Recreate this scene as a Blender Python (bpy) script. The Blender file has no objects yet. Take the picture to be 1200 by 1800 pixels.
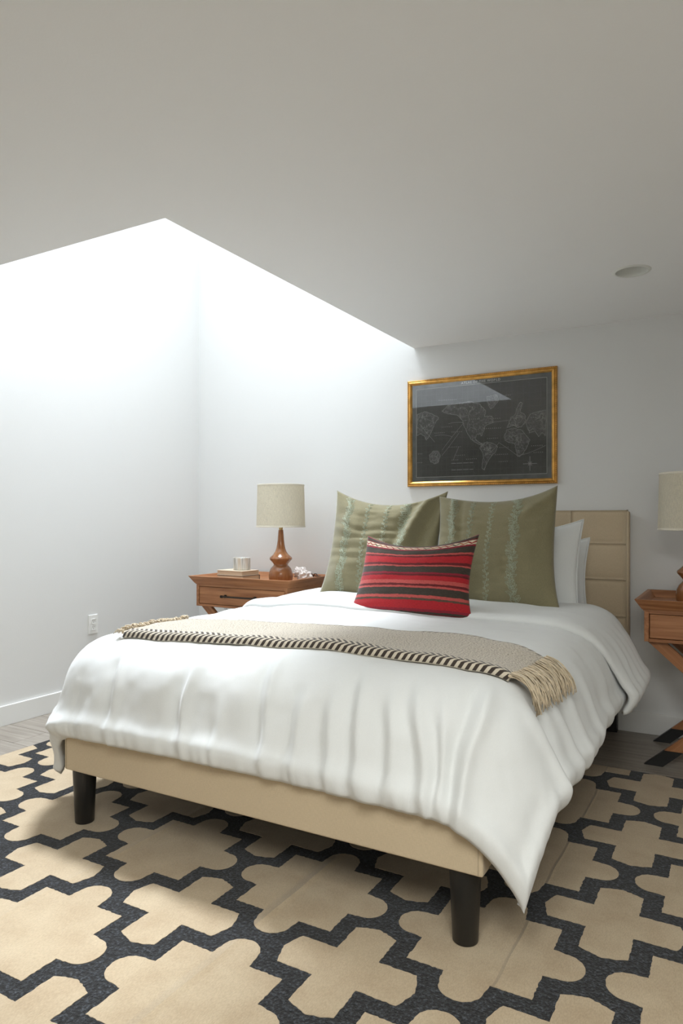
import bpy, bmesh, math, random
import numpy as np
from mathutils import Vector, Matrix, noise as mnoise
from mathutils.geometry import tessellate_polygon

random.seed(7)
RNG = np.random.default_rng(11)
scene = bpy.context.scene
COL = scene.collection
R = math.radians

# ------------------------------------------------------------------ camera, world, light, exposure
CAM_H = 1.115
YAW = math.degrees(math.atan2(700, 1230))          # the camera looks this far to the left of the bed's axis
cam_d = bpy.data.cameras.new('camera')
cam = bpy.data.objects.new('camera', cam_d)
COL.objects.link(cam)
cam.location = (0, 0, CAM_H)
cam.rotation_euler = (R(90), 0, R(YAW))
cam_d.sensor_fit = 'VERTICAL'
cam_d.sensor_height = 36.0
cam_d.lens = 1230 / 1800 * 36
cam_d.shift_y = 12 / 1800
cam_d.clip_start = 0.05
scene.camera = cam

XL, XR, YB, YR, ZC = -3.45, 1.75, 3.947, -1.9, 2.16   # room: left, right, back, rear, ceiling
SX, SY, SZ = -1.735, 1.81, 5.60                       # the skylight well: its right edge, its near edge, its top
SKC = (-2.80, 3.28)                                   # centre of the roof window

world = bpy.data.worlds.new('daylight')
scene.world = world
world.use_nodes = True
world.node_tree.nodes['Background'].inputs[0].default_value = (0.82, 0.9, 1.0, 1)
world.node_tree.nodes['Background'].inputs[1].default_value = 1.0


SKY_W, SKY_SP, FILL_W = 62, 84, 48
SKY_AIM = (1.1, -2.0, -5.4)                           # tilts the skylight's area light towards the bed foot; the pane lies flat
FILL_XY = (0.05, -0.12)                                     # position of the added fill light, unseen above the viewpoint


def area(name, loc, rot, sx, sy, power, col, spread=180):
    d = bpy.data.lights.new(name, 'AREA')
    d.shape = 'RECTANGLE'
    d.size, d.size_y, d.energy, d.color = sx, sy, power, col
    d.spread = R(spread)
    o = bpy.data.objects.new(name, d)
    COL.objects.link(o)
    o.location, o.rotation_euler = loc, rot
    return o


area('skylight_daylight', (SKC[0], SKC[1], SZ - 0.20), Vector(SKY_AIM).to_track_quat('-Z', 'Y').to_euler(), 0.9, 0.9, SKY_W, (0.915, 0.985, 1.06), SKY_SP)
area('overhead_fill_light', (FILL_XY[0], FILL_XY[1], ZC + 0.02), (0, 0, 0), 1.3, 1.3, FILL_W, (0.975, 0.995, 0.965), 170)  # added fill to brighten the room, no known source there

vs = scene.view_settings
vs.view_transform = 'Standard'
vs.look = 'None'
vs.exposure = 0.56
vs.gamma = 1.0
vs.use_curve_mapping = False
scene.cycles.use_denoising = True
scene.cycles.max_bounces = 7
scene.cycles.diffuse_bounces = 5
scene.cycles.adaptive_threshold = 0.02


# ------------------------------------------------------------------ helpers
def link(name, me, mat=None, parent=None, smooth=False, loc=None, rot=None):
    o = bpy.data.objects.new(name, me)
    COL.objects.link(o)
    if mat is not None and not me.materials:
        for m in (mat if isinstance(mat, (list, tuple)) else [mat]):
            me.materials.append(m)
    if smooth:
        for p in me.polygons:
            p.use_smooth = True
    if parent is not None:
        o.parent = parent
    if loc is not None:
        o.location = loc
    if rot is not None:
        o.rotation_euler = rot
    return o


def pyd(name, verts, faces, mat=None, parent=None, smooth=False, **k):
    me = bpy.data.meshes.new(name)
    me.from_pydata([tuple(map(float, v)) for v in verts], [], [tuple(map(int, f)) for f in faces])
    me.update()
    return link(name, me, mat, parent, smooth, **k)


def bmo(name, bm, mat=None, parent=None, smooth=False, **k):
    bmesh.ops.recalc_face_normals(bm, faces=bm.faces)
    me = bpy.data.meshes.new(name)
    bm.to_mesh(me)
    bm.free()
    return link(name, me, mat, parent, smooth, **k)


def box_bm(x0, x1, y0, y1, z0, z1, bev=0.0, seg=2, bm=None):
    b = bmesh.new()
    vs_ = [b.verts.new((x, y, z)) for x in (x0, x1) for y in (y0, y1) for z in (z0, z1)]
    for f in ((0, 1, 3, 2), (4, 6, 7, 5), (0, 4, 5, 1), (2, 3, 7, 6), (0, 2, 6, 4), (1, 5, 7, 3)):
        b.faces.new([vs_[i] for i in f])
    bmesh.ops.recalc_face_normals(b, faces=b.faces)
    if bev > 0:
        bmesh.ops.bevel(b, geom=b.edges[:], offset=bev, segments=seg, profile=0.6, affect='EDGES')
    if bm is not None:
        me = bpy.data.meshes.new('tmp')
        b.to_mesh(me)
        b.free()
        bm.from_mesh(me)
        bpy.data.meshes.remove(me)
        return bm
    return b


def box(name, x0, x1, y0, y1, z0, z1, mat, parent=None, bev=0.0, seg=2, smooth=False, **k):
    return bmo(name, box_bm(x0, x1, y0, y1, z0, z1, bev, seg), mat, parent, smooth, **k)


def lathe(name, prof, n, mat, parent=None, caps=True, **k):
    V, Fc = [], []
    m = len(prof)
    for i in range(n):
        a = 2 * math.pi * i / n
        for r, z in prof:
            V.append((r * math.cos(a), r * math.sin(a), z))
    for i in range(n):
        j = (i + 1) % n
        for q in range(m - 1):
            Fc.append((i * m + q, j * m + q, j * m + q + 1, i * m + q + 1))
    if caps:
        if prof[0][0] > 1e-5:
            Fc.append([i * m for i in range(n)][::-1])
        if prof[-1][0] > 1e-5:
            Fc.append([i * m + m - 1 for i in range(n)])
    bm = bmesh.new()
    bv = [bm.verts.new(v) for v in V]
    for f in Fc:
        bm.faces.new([bv[i] for i in f])
    bmesh.ops.remove_doubles(bm, verts=bm.verts, dist=1e-5)
    o = bmo(name, bm, mat, parent, True, **k)
    sharp(o, 40)
    return o


def sharp(o, deg):
    me = o.data
    bm = bmesh.new()
    bm.from_mesh(me)
    for e in bm.edges:
        if len(e.link_faces) == 2 and e.calc_face_angle(0) > R(deg):
            e.smooth = False
    bm.to_mesh(me)
    bm.free()


def tube_data(path, rad, n=6, V=None, Fc=None):
    V = [] if V is None else V
    Fc = [] if Fc is None else Fc
    base = len(V)
    path = [Vector(p) for p in path]
    m = len(path)
    up = Vector((0.13, 0.31, 0.94))
    for i, p in enumerate(path):
        t = (path[min(i + 1, m - 1)] - path[max(i - 1, 0)]).normalized()
        a = t.cross(up)
        if a.length < 1e-3:
            a = t.cross(Vector((1, 0, 0)))
        a.normalize()
        b = t.cross(a)
        r = rad[i] if isinstance(rad, (list, tuple)) else rad
        for q in range(n):
            th = 2 * math.pi * q / n
            V.append(tuple(p + (a * math.cos(th) + b * math.sin(th)) * r))
    for i in range(m - 1):
        for q in range(n):
            w = (q + 1) % n
            Fc.append((base + i * n + q, base + i * n + w, base + (i + 1) * n + w, base + (i + 1) * n + q))
    Fc.append([base + q for q in range(n)][::-1])
    Fc.append([base + (m - 1) * n + q for q in range(n)])
    return V, Fc


def tube(name, path, rad, mat, parent=None, n=8, **k):
    V, Fc = tube_data(path, rad, n)
    return pyd(name, V, Fc, mat, parent, True, **k)


def thing(name, label, cat, loc=(0, 0, 0), rotz=0.0, group=None):
    o = bpy.data.objects.new(name, None)
    COL.objects.link(o)
    o.empty_display_size = 0.05
    o.location = loc
    o.rotation_euler = (0, 0, rotz)
    return tag(o, label, cat, group)


def tag(o, label, cat, group=None, kind=None):
    o['label'] = label
    o['category'] = cat
    if group:
        o['group'] = group
    if kind:
        o['kind'] = kind
    return o


def struct(o, label=None, cat=None):
    o['kind'] = 'structure'
    if label:
        o['label'] = label
        o['category'] = cat
    return o


# numpy value noise ------------------------------------------------
_TAB = RNG.random((256, 256))


def vn(x, y, seed=0):
    x = np.asarray(x, float) + seed * 17.31
    y = np.asarray(y, float) + seed * 9.77
    xi, yi = np.floor(x).astype(int), np.floor(y).astype(int)
    fx, fy = x - xi, y - yi
    fx = fx * fx * fx * (fx * (fx * 6 - 15) + 10)
    fy = fy * fy * fy * (fy * (fy * 6 - 15) + 10)
    g = lambda a, b: _TAB[a & 255, b & 255]
    return 2 * ((g(xi, yi) * (1 - fx) + g(xi + 1, yi) * fx) * (1 - fy) + (g(xi, yi + 1) * (1 - fx) + g(xi + 1, yi + 1) * fx) * fy) - 1


def sstep(a, b, x):
    t = np.clip((np.asarray(x, float) - a) / (b - a), 0, 1)
    return t * t * (3 - 2 * t)


# ------------------------------------------------------------------ materials
def mat_new(name):
    m = bpy.data.materials.new(name)
    m.use_nodes = True
    nt = m.node_tree
    return m, nt, nt.nodes['Principled BSDF']


def nd(nt, typ, **kw):
    n = nt.nodes.new(typ)
    for k, v in kw.items():
        setattr(n, k, v)
    return n


def ramp(nt, stops, interp='LINEAR'):
    n = nt.nodes.new('ShaderNodeValToRGB')
    n.color_ramp.interpolation = interp
    el = n.color_ramp.elements
    while len(el) < len(stops):
        el.new(0.5)
    for e, (p, c) in zip(el, stops):
        e.position = p
        e.color = (*c, 1)
    return n


def math_n(nt, op, a, b=None, c=None):
    n = nt.nodes.new('ShaderNodeMath')
    n.operation = op
    for i, v in enumerate((a, b, c)):
        if v is None:
            continue
        if isinstance(v, (int, float)):
            n.inputs[i].default_value = v
        else:
            nt.links.new(v, n.inputs[i])
    return n.outputs[0]


def simple(name, col, rough=0.6, var=0.0, vscale=8.0, bscale=0.0, bstr=0.0, metal=0.0, sheen=0.0, spec=0.5, stretch=(1, 1, 1), coat=0.0, bdist=0.002):
    m, nt, p = mat_new(name)
    p.inputs['Base Color'].default_value = (*col, 1)
    p.inputs['Roughness'].default_value = rough
    p.inputs['Metallic'].default_value = metal
    p.inputs['Specular IOR Level'].default_value = spec
    p.inputs['Sheen Weight'].default_value = sheen
    p.inputs['Coat Weight'].default_value = coat
    tc = nd(nt, 'ShaderNodeTexCoord')
    mp = nd(nt, 'ShaderNodeMapping')
    mp.inputs['Scale'].default_value = stretch
    nt.links.new(tc.outputs['Object'], mp.inputs[0])
    if var > 0:
        n = nd(nt, 'ShaderNodeTexNoise')
        n.inputs['Scale'].default_value = vscale
        n.inputs['Detail'].default_value = 4
        nt.links.new(mp.outputs[0], n.inputs[0])
        r = ramp(nt, [(0.25, tuple(c * (1 - var) for c in col)), (0.75, tuple(min(1, c * (1 + var)) for c in col))])
        nt.links.new(n.outputs[0], r.inputs[0])
        nt.links.new(r.outputs[0], p.inputs['Base Color'])
    if bstr > 0:
        n = nd(nt, 'ShaderNodeTexNoise')
        n.inputs['Scale'].default_value = bscale
        n.inputs['Detail'].default_value = 3
        nt.links.new(mp.outputs[0], n.inputs[0])
        b = nd(nt, 'ShaderNodeBump')
        b.inputs['Strength'].default_value = bstr
        b.inputs['Distance'].default_value = bdist
        nt.links.new(n.outputs[0], b.inputs['Height'])
        nt.links.new(b.outputs[0], p.inputs['Normal'])
    return m


def wood(name, c0, c1, c2, axis='X', rough=0.45, scale=1.0, coat=0.0):
    m, nt, p = mat_new(name)
    tc = nd(nt, 'ShaderNodeTexCoord')
    mp = nd(nt, 'ShaderNodeMapping')
    s = {'X': (1.2, 22, 22), 'Y': (22, 1.2, 22), 'Z': (22, 22, 1.2)}[axis]
    mp.inputs['Scale'].default_value = tuple(v * scale for v in s)
    nt.links.new(tc.outputs['Object'], mp.inputs[0])
    oi = nd(nt, 'ShaderNodeObjectInfo')
    add = nd(nt, 'ShaderNodeVectorMath', operation='ADD')
    sc = nd(nt, 'ShaderNodeVectorMath', operation='SCALE')
    cmb = nd(nt, 'ShaderNodeCombineXYZ')
    for i in range(3):
        nt.links.new(oi.outputs['Random'], cmb.inputs[i])
    nt.links.new(cmb.outputs[0], sc.inputs[0])
    sc.inputs['Scale'].default_value = 37.0
    nt.links.new(mp.outputs[0], add.inputs[0])
    nt.links.new(sc.outputs[0], add.inputs[1])
    n = nd(nt, 'ShaderNodeTexNoise')
    n.inputs['Scale'].default_value = 2.2
    n.inputs['Detail'].default_value = 7
    n.inputs['Roughness'].default_value = 0.62
    n.inputs['Distortion'].default_value = 0.5
    nt.links.new(add.outputs[0], n.inputs[0])
    r = ramp(nt, [(0.28, c0), (0.5, c1), (0.72, c2)])
    nt.links.new(n.outputs[0], r.inputs[0])
    nt.links.new(r.outputs[0], p.inputs['Base Color'])
    p.inputs['Roughness'].default_value = rough
    p.inputs['Coat Weight'].default_value = coat
    b = nd(nt, 'ShaderNodeBump')
    b.inputs['Strength'].default_value = 0.25
    b.inputs['Distance'].default_value = 0.001
    nt.links.new(n.outputs[0], b.inputs['Height'])
    nt.links.new(b.outputs[0], p.inputs['Normal'])
    return m


def weave(name, col, amt=0.12, scale=900.0, rough=0.85, sheen=0.2, bstr=0.25, big=0.05, trans=0.0):
    """woven cloth: two crossed thread noises over a broad tint"""
    m, nt, p = mat_new(name)
    tc = nd(nt, 'ShaderNodeTexCoord')
    outs = []
    for st in ((0.12, 1, 1), (1, 1, 0.12)):
        mp = nd(nt, 'ShaderNodeMapping')
        mp.inputs['Scale'].default_value = st
        nt.links.new(tc.outputs['Object'], mp.inputs[0])
        n = nd(nt, 'ShaderNodeTexNoise')
        n.inputs['Scale'].default_value = scale
        n.inputs['Detail'].default_value = 2
        nt.links.new(mp.outputs[0], n.inputs[0])
        outs.append(n.outputs[0])
    nb = nd(nt, 'ShaderNodeTexNoise')
    nb.inputs['Scale'].default_value = 5
    nt.links.new(tc.outputs['Object'], nb.inputs[0])
    s = math_n(nt, 'ADD', outs[0], outs[1])
    s2 = math_n(nt, 'MULTIPLY', s, 0.5)
    r = ramp(nt, [(0.35, tuple(c * (1 - amt) for c in col)), (0.65, tuple(min(1, c * (1 + amt)) for c in col))])
    nt.links.new(s2, r.inputs[0])
    mx = nd(nt, 'ShaderNodeMixRGB', blend_type='MULTIPLY')
    mx.inputs[0].default_value = 1.0
    r2 = ramp(nt, [(0.3, (1 - big,) * 3), (0.7, (1,) * 3)])
    nt.links.new(nb.outputs[0], r2.inputs[0])
    nt.links.new(r.outputs[0], mx.inputs[1])
    nt.links.new(r2.outputs[0], mx.inputs[2])
    nt.links.new(mx.outputs[0], p.inputs['Base Color'])
    p.inputs['Roughness'].default_value = rough
    p.inputs['Sheen Weight'].default_value = sheen
    p.inputs['Specular IOR Level'].default_value = 0.25
    b = nd(nt, 'ShaderNodeBump')
    b.inputs['Strength'].default_value = bstr
    b.inputs['Distance'].default_value = 0.001
    nt.links.new(s2, b.inputs['Height'])
    nt.links.new(b.outputs[0], p.inputs['Normal'])
    if trans > 0:
        tr = nd(nt, 'ShaderNodeBsdfTranslucent')
        nt.links.new(mx.outputs[0], tr.inputs[0])
        ms = nd(nt, 'ShaderNodeMixShader')
        ms.inputs[0].default_value = trans
        nt.links.new(p.outputs[0], ms.inputs[1])
        nt.links.new(tr.outputs[0], ms.inputs[2])
        nt.links.new(ms.outputs[0], nt.nodes['Material Output'].inputs[0])
    return m


M = {}
M['wall'] = simple('wall_paint', (0.75, 0.752, 0.742), 0.7, bscale=160, bstr=0.12, spec=0.3)
M['ceil'] = simple('ceiling_paint', (0.89, 0.895, 0.89), 0.8, bscale=120, bstr=0.1, spec=0.2)
M['trim'] = simple('trim_paint', (0.82, 0.82, 0.80), 0.4, spec=0.4)
M['white_plastic'] = simple('white_plastic', (0.85, 0.85, 0.83), 0.35)
M['slot'] = simple('dark_slot', (0.12, 0.12, 0.11), 0.6)
M['downlight'] = simple('downlight_enamel', (0.74, 0.75, 0.71), 0.45)
M['plank'] = wood('grey_brown_laminate', (0.19, 0.165, 0.137), (0.29, 0.255, 0.215), (0.39, 0.35, 0.305), 'X', 0.33)
M['subfloor'] = simple('plank_joint_dark', (0.05, 0.042, 0.035), 0.8)
M['wood'] = wood('walnut_stain', (0.22, 0.083, 0.030), (0.36, 0.152, 0.062), (0.47, 0.225, 0.10), 'X', 0.42)
M['wood_y'] = wood('walnut_stain_side', (0.22, 0.083, 0.030), (0.36, 0.152, 0.062), (0.47, 0.225, 0.10), 'Y', 0.42)
M['lampwood'] = wood('turned_wood_gloss', (0.18, 0.062, 0.02), (0.27, 0.105, 0.036), (0.34, 0.15, 0.058), 'Z', 0.22, 0.7, coat=0.4)
M['black'] = simple('black_lacquer', (0.012, 0.012, 0.012), 0.38)
M['bronze'] = simple('dark_bronze', (0.05, 0.04, 0.032), 0.35, metal=0.7)
M['steel'] = simple('bracket_steel', (0.6, 0.6, 0.6), 0.35, metal=0.9)
M['uph'] = weave('beige_upholstery', (0.57, 0.46, 0.315), 0.07, 700, 0.75, 0.15, 0.2, 0.04)
M['seam'] = simple('seam_thread', (0.42, 0.34, 0.23), 0.8)
M['cotton'] = weave('white_cotton', (0.73, 0.742, 0.735), 0.03, 1100, 0.85, 0.25, 0.12, 0.01)
M['mattress'] = weave('mattress_ticking', (0.68, 0.69, 0.69), 0.05, 600, 0.9, 0.1, 0.3, 0.03)
M['linen'] = weave('lampshade_linen', (0.84, 0.79, 0.66), 0.13, 420, 0.9, 0.1, 0.4, 0.03, trans=0.4)
M['shade_trim'] = weave('lampshade_binding', (0.72, 0.67, 0.56), 0.05, 500, 0.9, 0.1, 0.2, 0.02)
M['brass'] = simple('brass_fitting', (0.55, 0.38, 0.16), 0.35, metal=1.0)
M['green'] = weave('olive_linen', (0.235, 0.208, 0.118), 0.14, 700, 0.85, 0.35, 0.35, 0.10)
M['stitch'] = simple('pale_green_thread', (0.47, 0.53, 0.40), 0.7, sheen=0.3)
M['kilim_back'] = weave('cream_cushion_back', (0.62, 0.55, 0.44), 0.08, 600)
M['fringe'] = simple('fringe_yarn', (0.60, 0.49, 0.34), 0.9, var=0.22, vscale=60, sheen=0.3)
M['page'] = simple('page_edges', (0.62, 0.50, 0.36), 0.8, var=0.12, vscale=8, stretch=(1, 1, 60))
M['book_pale'] = simple('pale_book_cloth', (0.66, 0.55, 0.42), 0.7, var=0.05)
M['book_dark'] = simple('dark_book_cloth', (0.055, 0.04, 0.035), 0.6)
M['tissue'] = simple('tissue_paper', (0.78, 0.72, 0.69), 0.9)
M['tortoise'] = simple('tortoiseshell', (0.05, 0.022, 0.014), 0.2, var=0.5, vscale=90)
M['gold'] = simple('aged_gold', (0.62, 0.33, 0.085), 0.33, var=0.3, vscale=30, metal=0.85)
M['gold_dark'] = simple('gold_beading', (0.30, 0.145, 0.04), 0.42, var=0.4, vscale=60, metal=0.7)
M['mapline'] = simple('map_ink_white', (0.80, 0.82, 0.80), 0.9)
M['mapfaint'] = simple('map_ink_grey', (0.24, 0.25, 0.25), 0.9)
M['maptext'] = simple('map_title_white', (0.88, 0.88, 0.86), 0.9)
M['sky_pane'] = None

# stoneware cup with soft stripes
m, nt, p = mat_new('striped_stoneware')
tc = nd(nt, 'ShaderNodeTexCoord')
mp = nd(nt, 'ShaderNodeMapping')
mp.inputs['Scale'].default_value = (45, 45, 4)
nt.links.new(tc.outputs['Object'], mp.inputs[0])
n = nd(nt, 'ShaderNodeTexNoise')
n.inputs['Scale'].default_value = 1.0
nt.links.new(mp.outputs[0], n.inputs[0])
r = ramp(nt, [(0.36, (0.40, 0.40, 0.36)), (0.5, (0.72, 0.72, 0.70)), (0.66, (0.62, 0.53, 0.40))])
nt.links.new(n.outputs[0], r.inputs[0])
nt.links.new(r.outputs[0], p.inputs['Base Color'])
p.inputs['Roughness'].default_value = 0.3
M['mug'] = m

# rug wools
m, nt, p = mat_new('cream_wool')
tc = nd(nt, 'ShaderNodeTexCoord')
geo = nd(nt, 'ShaderNodeNewGeometry')
n = nd(nt, 'ShaderNodeTexNoise')
n.inputs['Scale'].default_value = 9
n.inputs['Detail'].default_value = 6
nt.links.new(geo.outputs['Position'], n.inputs[0])
r = ramp(nt, [(0.3, (0.46, 0.355, 0.235)), (0.7, (0.54, 0.435, 0.30))])
nt.links.new(n.outputs[0], r.inputs[0])
mpf = nd(nt, 'ShaderNodeMapping')
mpf.inputs['Scale'].default_value = (1, 0.35, 1)
nt.links.new(geo.outputs['Position'], mpf.inputs[0])
nf = nd(nt, 'ShaderNodeTexNoise')
nf.inputs['Scale'].default_value = 420
nf.inputs['Detail'].default_value = 3
nt.links.new(mpf.outputs[0], nf.inputs[0])
rf = ramp(nt, [(0.3, (0.82, 0.82, 0.82)), (0.7, (1.0, 1.0, 1.0))])
nt.links.new(nf.outputs[0], rf.inputs[0])
mx = nd(nt, 'ShaderNodeMixRGB', blend_type='MULTIPLY')
mx.inputs[0].default_value = 1
nt.links.new(r.outputs[0], mx.inputs[1])
nt.links.new(rf.outputs[0], mx.inputs[2])
nt.links.new(mx.outputs[0], p.inputs['Base Color'])
p.inputs['Roughness'].default_value = 0.95
p.inputs['Specular IOR Level'].default_value = 0.1
p.inputs['Sheen Weight'].default_value = 0.2
# pile relief and the packing creases that run along the rug
sep = nd(nt, 'ShaderNodeSeparateXYZ')
nt.links.new(geo.outputs['Position'], sep.inputs[0])
nw = nd(nt, 'ShaderNodeTexNoise')
nw.inputs['Scale'].default_value = 2.5
nt.links.new(geo.outputs['Position'], nw.inputs[0])
wob = math_n(nt, 'MULTIPLY_ADD', nw.outputs[0], 0.03, -0.015)
xw = math_n(nt, 'ADD', sep.outputs[0], wob)
tot = None
for cx_, w_, h_ in ((-0.505, 0.007, 0.006), (-1.145, 0.022, 0.012), (-1.78, 0.02, 0.005), (0.12, 0.02, 0.006)):
    d_ = math_n(nt, 'ABSOLUTE', math_n(nt, 'SUBTRACT', xw, cx_))
    e_ = math_n(nt, 'MULTIPLY', math_n(nt, 'SMOOTH_MIN', math_n(nt, 'DIVIDE', d_, w_), 1.0, 0.4), -h_)
    tot = e_ if tot is None else math_n(nt, 'ADD', tot, e_)
hh = math_n(nt, 'MULTIPLY_ADD', nf.outputs[0], 0.0016, tot)
b = nd(nt, 'ShaderNodeBump')
b.inputs['Strength'].default_value = 0.7
b.inputs['Distance'].default_value = 1.0
nt.links.new(hh, b.inputs['Height'])
nt.links.new(b.outputs[0], p.inputs['Normal'])
M['cream'] = m

m, nt, p = mat_new('charcoal_wool')
geo = nd(nt, 'ShaderNodeNewGeometry')
n = nd(nt, 'ShaderNodeTexNoise')
n.inputs['Scale'].default_value = 130
n.inputs['Detail'].default_value = 4
n.inputs['Roughness'].default_value = 0.7
nt.links.new(geo.outputs['Position'], n.inputs[0])
r = ramp(nt, [(0.36, (0.006, 0.006, 0.006)), (0.5, (0.017, 0.017, 0.018)), (0.60, (0.040, 0.044, 0.052)), (0.74, (0.12, 0.135, 0.15))])
nt.links.new(n.outputs[0], r.inputs[0])
nt.links.new(r.outputs[0], p.inputs['Base Color'])
p.inputs['Roughness'].default_value = 0.95
p.inputs['Sheen Weight'].default_value = 0.15
p.inputs['Specular IOR Level'].default_value = 0.1
b = nd(nt, 'ShaderNodeBump')
b.inputs['Strength'].default_value = 0.8
b.inputs['Distance'].default_value = 0.006
nt.links.new(n.outputs[0], b.inputs['Height'])
nt.links.new(b.outputs[0], p.inputs['Normal'])
M['charcoal'] = m

# striped kilim cushion front (stripes follow the cushion's own UV)
m, nt, p = mat_new('kilim_stripes')
uv = nd(nt, 'ShaderNodeUVMap')
uv.uv_map = 'UVMap'
sep = nd(nt, 'ShaderNodeSeparateXYZ')
nt.links.new(uv.outputs[0], sep.inputs[0])
mpu = nd(nt, 'ShaderNodeMapping')
mpu.inputs['Scale'].default_value = (26, 90, 1)
nt.links.new(uv.outputs[0], mpu.inputs[0])
n = nd(nt, 'ShaderNodeTexNoise')
n.inputs['Scale'].default_value = 1.0
n.inputs['Detail'].default_value = 5
nt.links.new(mpu.outputs[0], n.inputs[0])
vv = math_n(nt, 'ADD', sep.outputs[1], math_n(nt, 'MULTIPLY_ADD', n.outputs[0], 0.022, -0.011))
DK, MR, RD, CR, SA, BR, CRM = (0.055, 0.043, 0.033), (0.13, 0.018, 0.020), (0.40, 0.020, 0.026), (0.25, 0.020, 0.034), (0.47, 0.085, 0.075), (0.095, 0.06, 0.042), (0.62, 0.52, 0.38)
st = [(0.0, MR), (0.03, DK), (0.05, CR), (0.075, RD), (0.165, BR), (0.19, SA), (0.225, DK), (0.31, SA), (0.335, MR), (0.36, SA), (0.41, RD), (0.465, MR), (0.49, CR),
      (0.515, DK), (0.595, SA), (0.615, MR), (0.645, RD), (0.735, MR), (0.76, SA), (0.785, DK), (0.86, CR), (0.885, CRM), (0.935, MR), (0.955, DK), (0.985, CR)]
r = ramp(nt, st, 'CONSTANT')
nt.links.new(vv, r.inputs[0])
# little hooked figures in the cream band
fu = math_n(nt, 'FRACT', math_n(nt, 'MULTIPLY', sep.outputs[0], 17.0))
zig = math_n(nt, 'ABSOLUTE', math_n(nt, 'SUBTRACT', fu, 0.5))
tgt = math_n(nt, 'MULTIPLY_ADD', zig, 0.05, 0.8985)
dz = math_n(nt, 'ABSOLUTE', math_n(nt, 'SUBTRACT', sep.outputs[1], tgt))
mk = math_n(nt, 'LESS_THAN', dz, 0.0085)
par = math_n(nt, 'FRACT', math_n(nt, 'MULTIPLY', sep.outputs[0], 4.25))
figc = ramp(nt, [(0.0, (0.30, 0.03, 0.03)), (0.5, (0.06, 0.045, 0.03)), (0.75, (0.35, 0.12, 0.05))], 'CONSTANT')
nt.links.new(par, figc.inputs[0])
mx = nd(nt, 'ShaderNodeMixRGB')
nt.links.new(mk, mx.inputs[0])
nt.links.new(r.outputs[0], mx.inputs[1])
nt.links.new(figc.outputs[0], mx.inputs[2])
mpu2 = nd(nt, 'ShaderNodeMapping')
mpu2.inputs['Scale'].default_value = (55, 260, 1)
nt.links.new(uv.outputs[0], mpu2.inputs[0])
n2 = nd(nt, 'ShaderNodeTexNoise')
n2.inputs['Scale'].default_value = 1
n2.inputs['Detail'].default_value = 4
nt.links.new(mpu2.outputs[0], n2.inputs[0])
r2 = ramp(nt, [(0.3, (0.68, 0.68, 0.68)), (0.68, (1.15, 1.15, 1.15))])
nt.links.new(n2.outputs[0], r2.inputs[0])
mx2 = nd(nt, 'ShaderNodeMixRGB', blend_type='MULTIPLY')
mx2.inputs[0].default_value = 1
nt.links.new(mx.outputs[0], mx2.inputs[1])
nt.links.new(r2.outputs[0], mx2.inputs[2])
nt.links.new(mx2.outputs[0], p.inputs['Base Color'])
p.inputs['Roughness'].default_value = 0.9
p.inputs['Specular IOR Level'].default_value = 0.15
p.inputs['Sheen Weight'].default_value = 0.2
b = nd(nt, 'ShaderNodeBump')
b.inputs['Strength'].default_value = 0.4
b.inputs['Distance'].default_value = 0.002
nt.links.new(n2.outputs[0], b.inputs['Height'])
nt.links.new(b.outputs[0], p.inputs['Normal'])
M['kilim'] = m

# herringbone throw (UV in metres: u along, v across from the foot-side edge)
m, nt, p = mat_new('herringbone_throw')
uv = nd(nt, 'ShaderNodeUVMap')
uv.uv_map = 'UVMap'
sep = nd(nt, 'ShaderNodeSeparateXYZ')
nt.links.new(uv.outputs[0], sep.inputs[0])
U, V_ = sep.outputs[0], sep.outputs[1]
PER = 0.023


def chev(v0, wid, k):
    a = math_n(nt, 'MULTIPLY', math_n(nt, 'ABSOLUTE', math_n(nt, 'SUBTRACT', V_, v0)), k)
    f = math_n(nt, 'FRACT', math_n(nt, 'DIVIDE', math_n(nt, 'ADD', U, a), PER))
    s = math_n(nt, 'LESS_THAN', f, 0.52)
    inb = math_n(nt, 'LESS_THAN', math_n(nt, 'ABSOLUTE', math_n(nt, 'SUBTRACT', V_, v0)), wid)
    return math_n(nt, 'MULTIPLY', s, inb)


c1 = chev(0.026, 0.026, 1.0)
c2 = chev(0.348, 0.014, 1.0)
mpv = nd(nt, 'ShaderNodeMapping')
mpv.inputs['Scale'].default_value = (170, 420, 1)
nt.links.new(uv.outputs[0], mpv.inputs[0])
n = nd(nt, 'ShaderNodeTexNoise')
n.inputs['Scale'].default_value = 1.0
n.inputs['Detail'].default_value = 2
nt.links.new(mpv.outputs[0], n.inputs[0])
spk = ramp(nt, [(0.40, (0.22, 0.18, 0.14)), (0.50, (0.56, 0.50, 0.41)), (0.7, (0.66, 0.60, 0.50))])
nt.links.new(n.outputs[0], spk.inputs[0])
edge = math_n(nt, 'MAXIMUM', math_n(nt, 'LESS_THAN', V_, 0.052), math_n(nt, 'GREATER_THAN', V_, 0.334))
mxe = nd(nt, 'ShaderNodeMixRGB')
nt.links.new(edge, mxe.inputs[0])
nt.links.new(spk.outputs[0], mxe.inputs[1])
mxe.inputs[2].default_value = (0.60, 0.53, 0.42, 1)
mxc = nd(nt, 'ShaderNodeMixRGB')
nt.links.new(math_n(nt, 'MAXIMUM', c1, c2), mxc.inputs[0])
nt.links.new(mxe.outputs[0], mxc.inputs[1])
mxc.inputs[2].default_value = (0.055, 0.042, 0.034, 1)
nt.links.new(mxc.outputs[0], p.inputs['Base Color'])
p.inputs['Roughness'].default_value = 0.95
p.inputs['Specular IOR Level'].default_value = 0.1
p.inputs['Sheen Weight'].default_value = 0.3
b = nd(nt, 'ShaderNodeBump')
b.inputs['Strength'].default_value = 0.5
b.inputs['Distance'].default_value = 0.003
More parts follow.
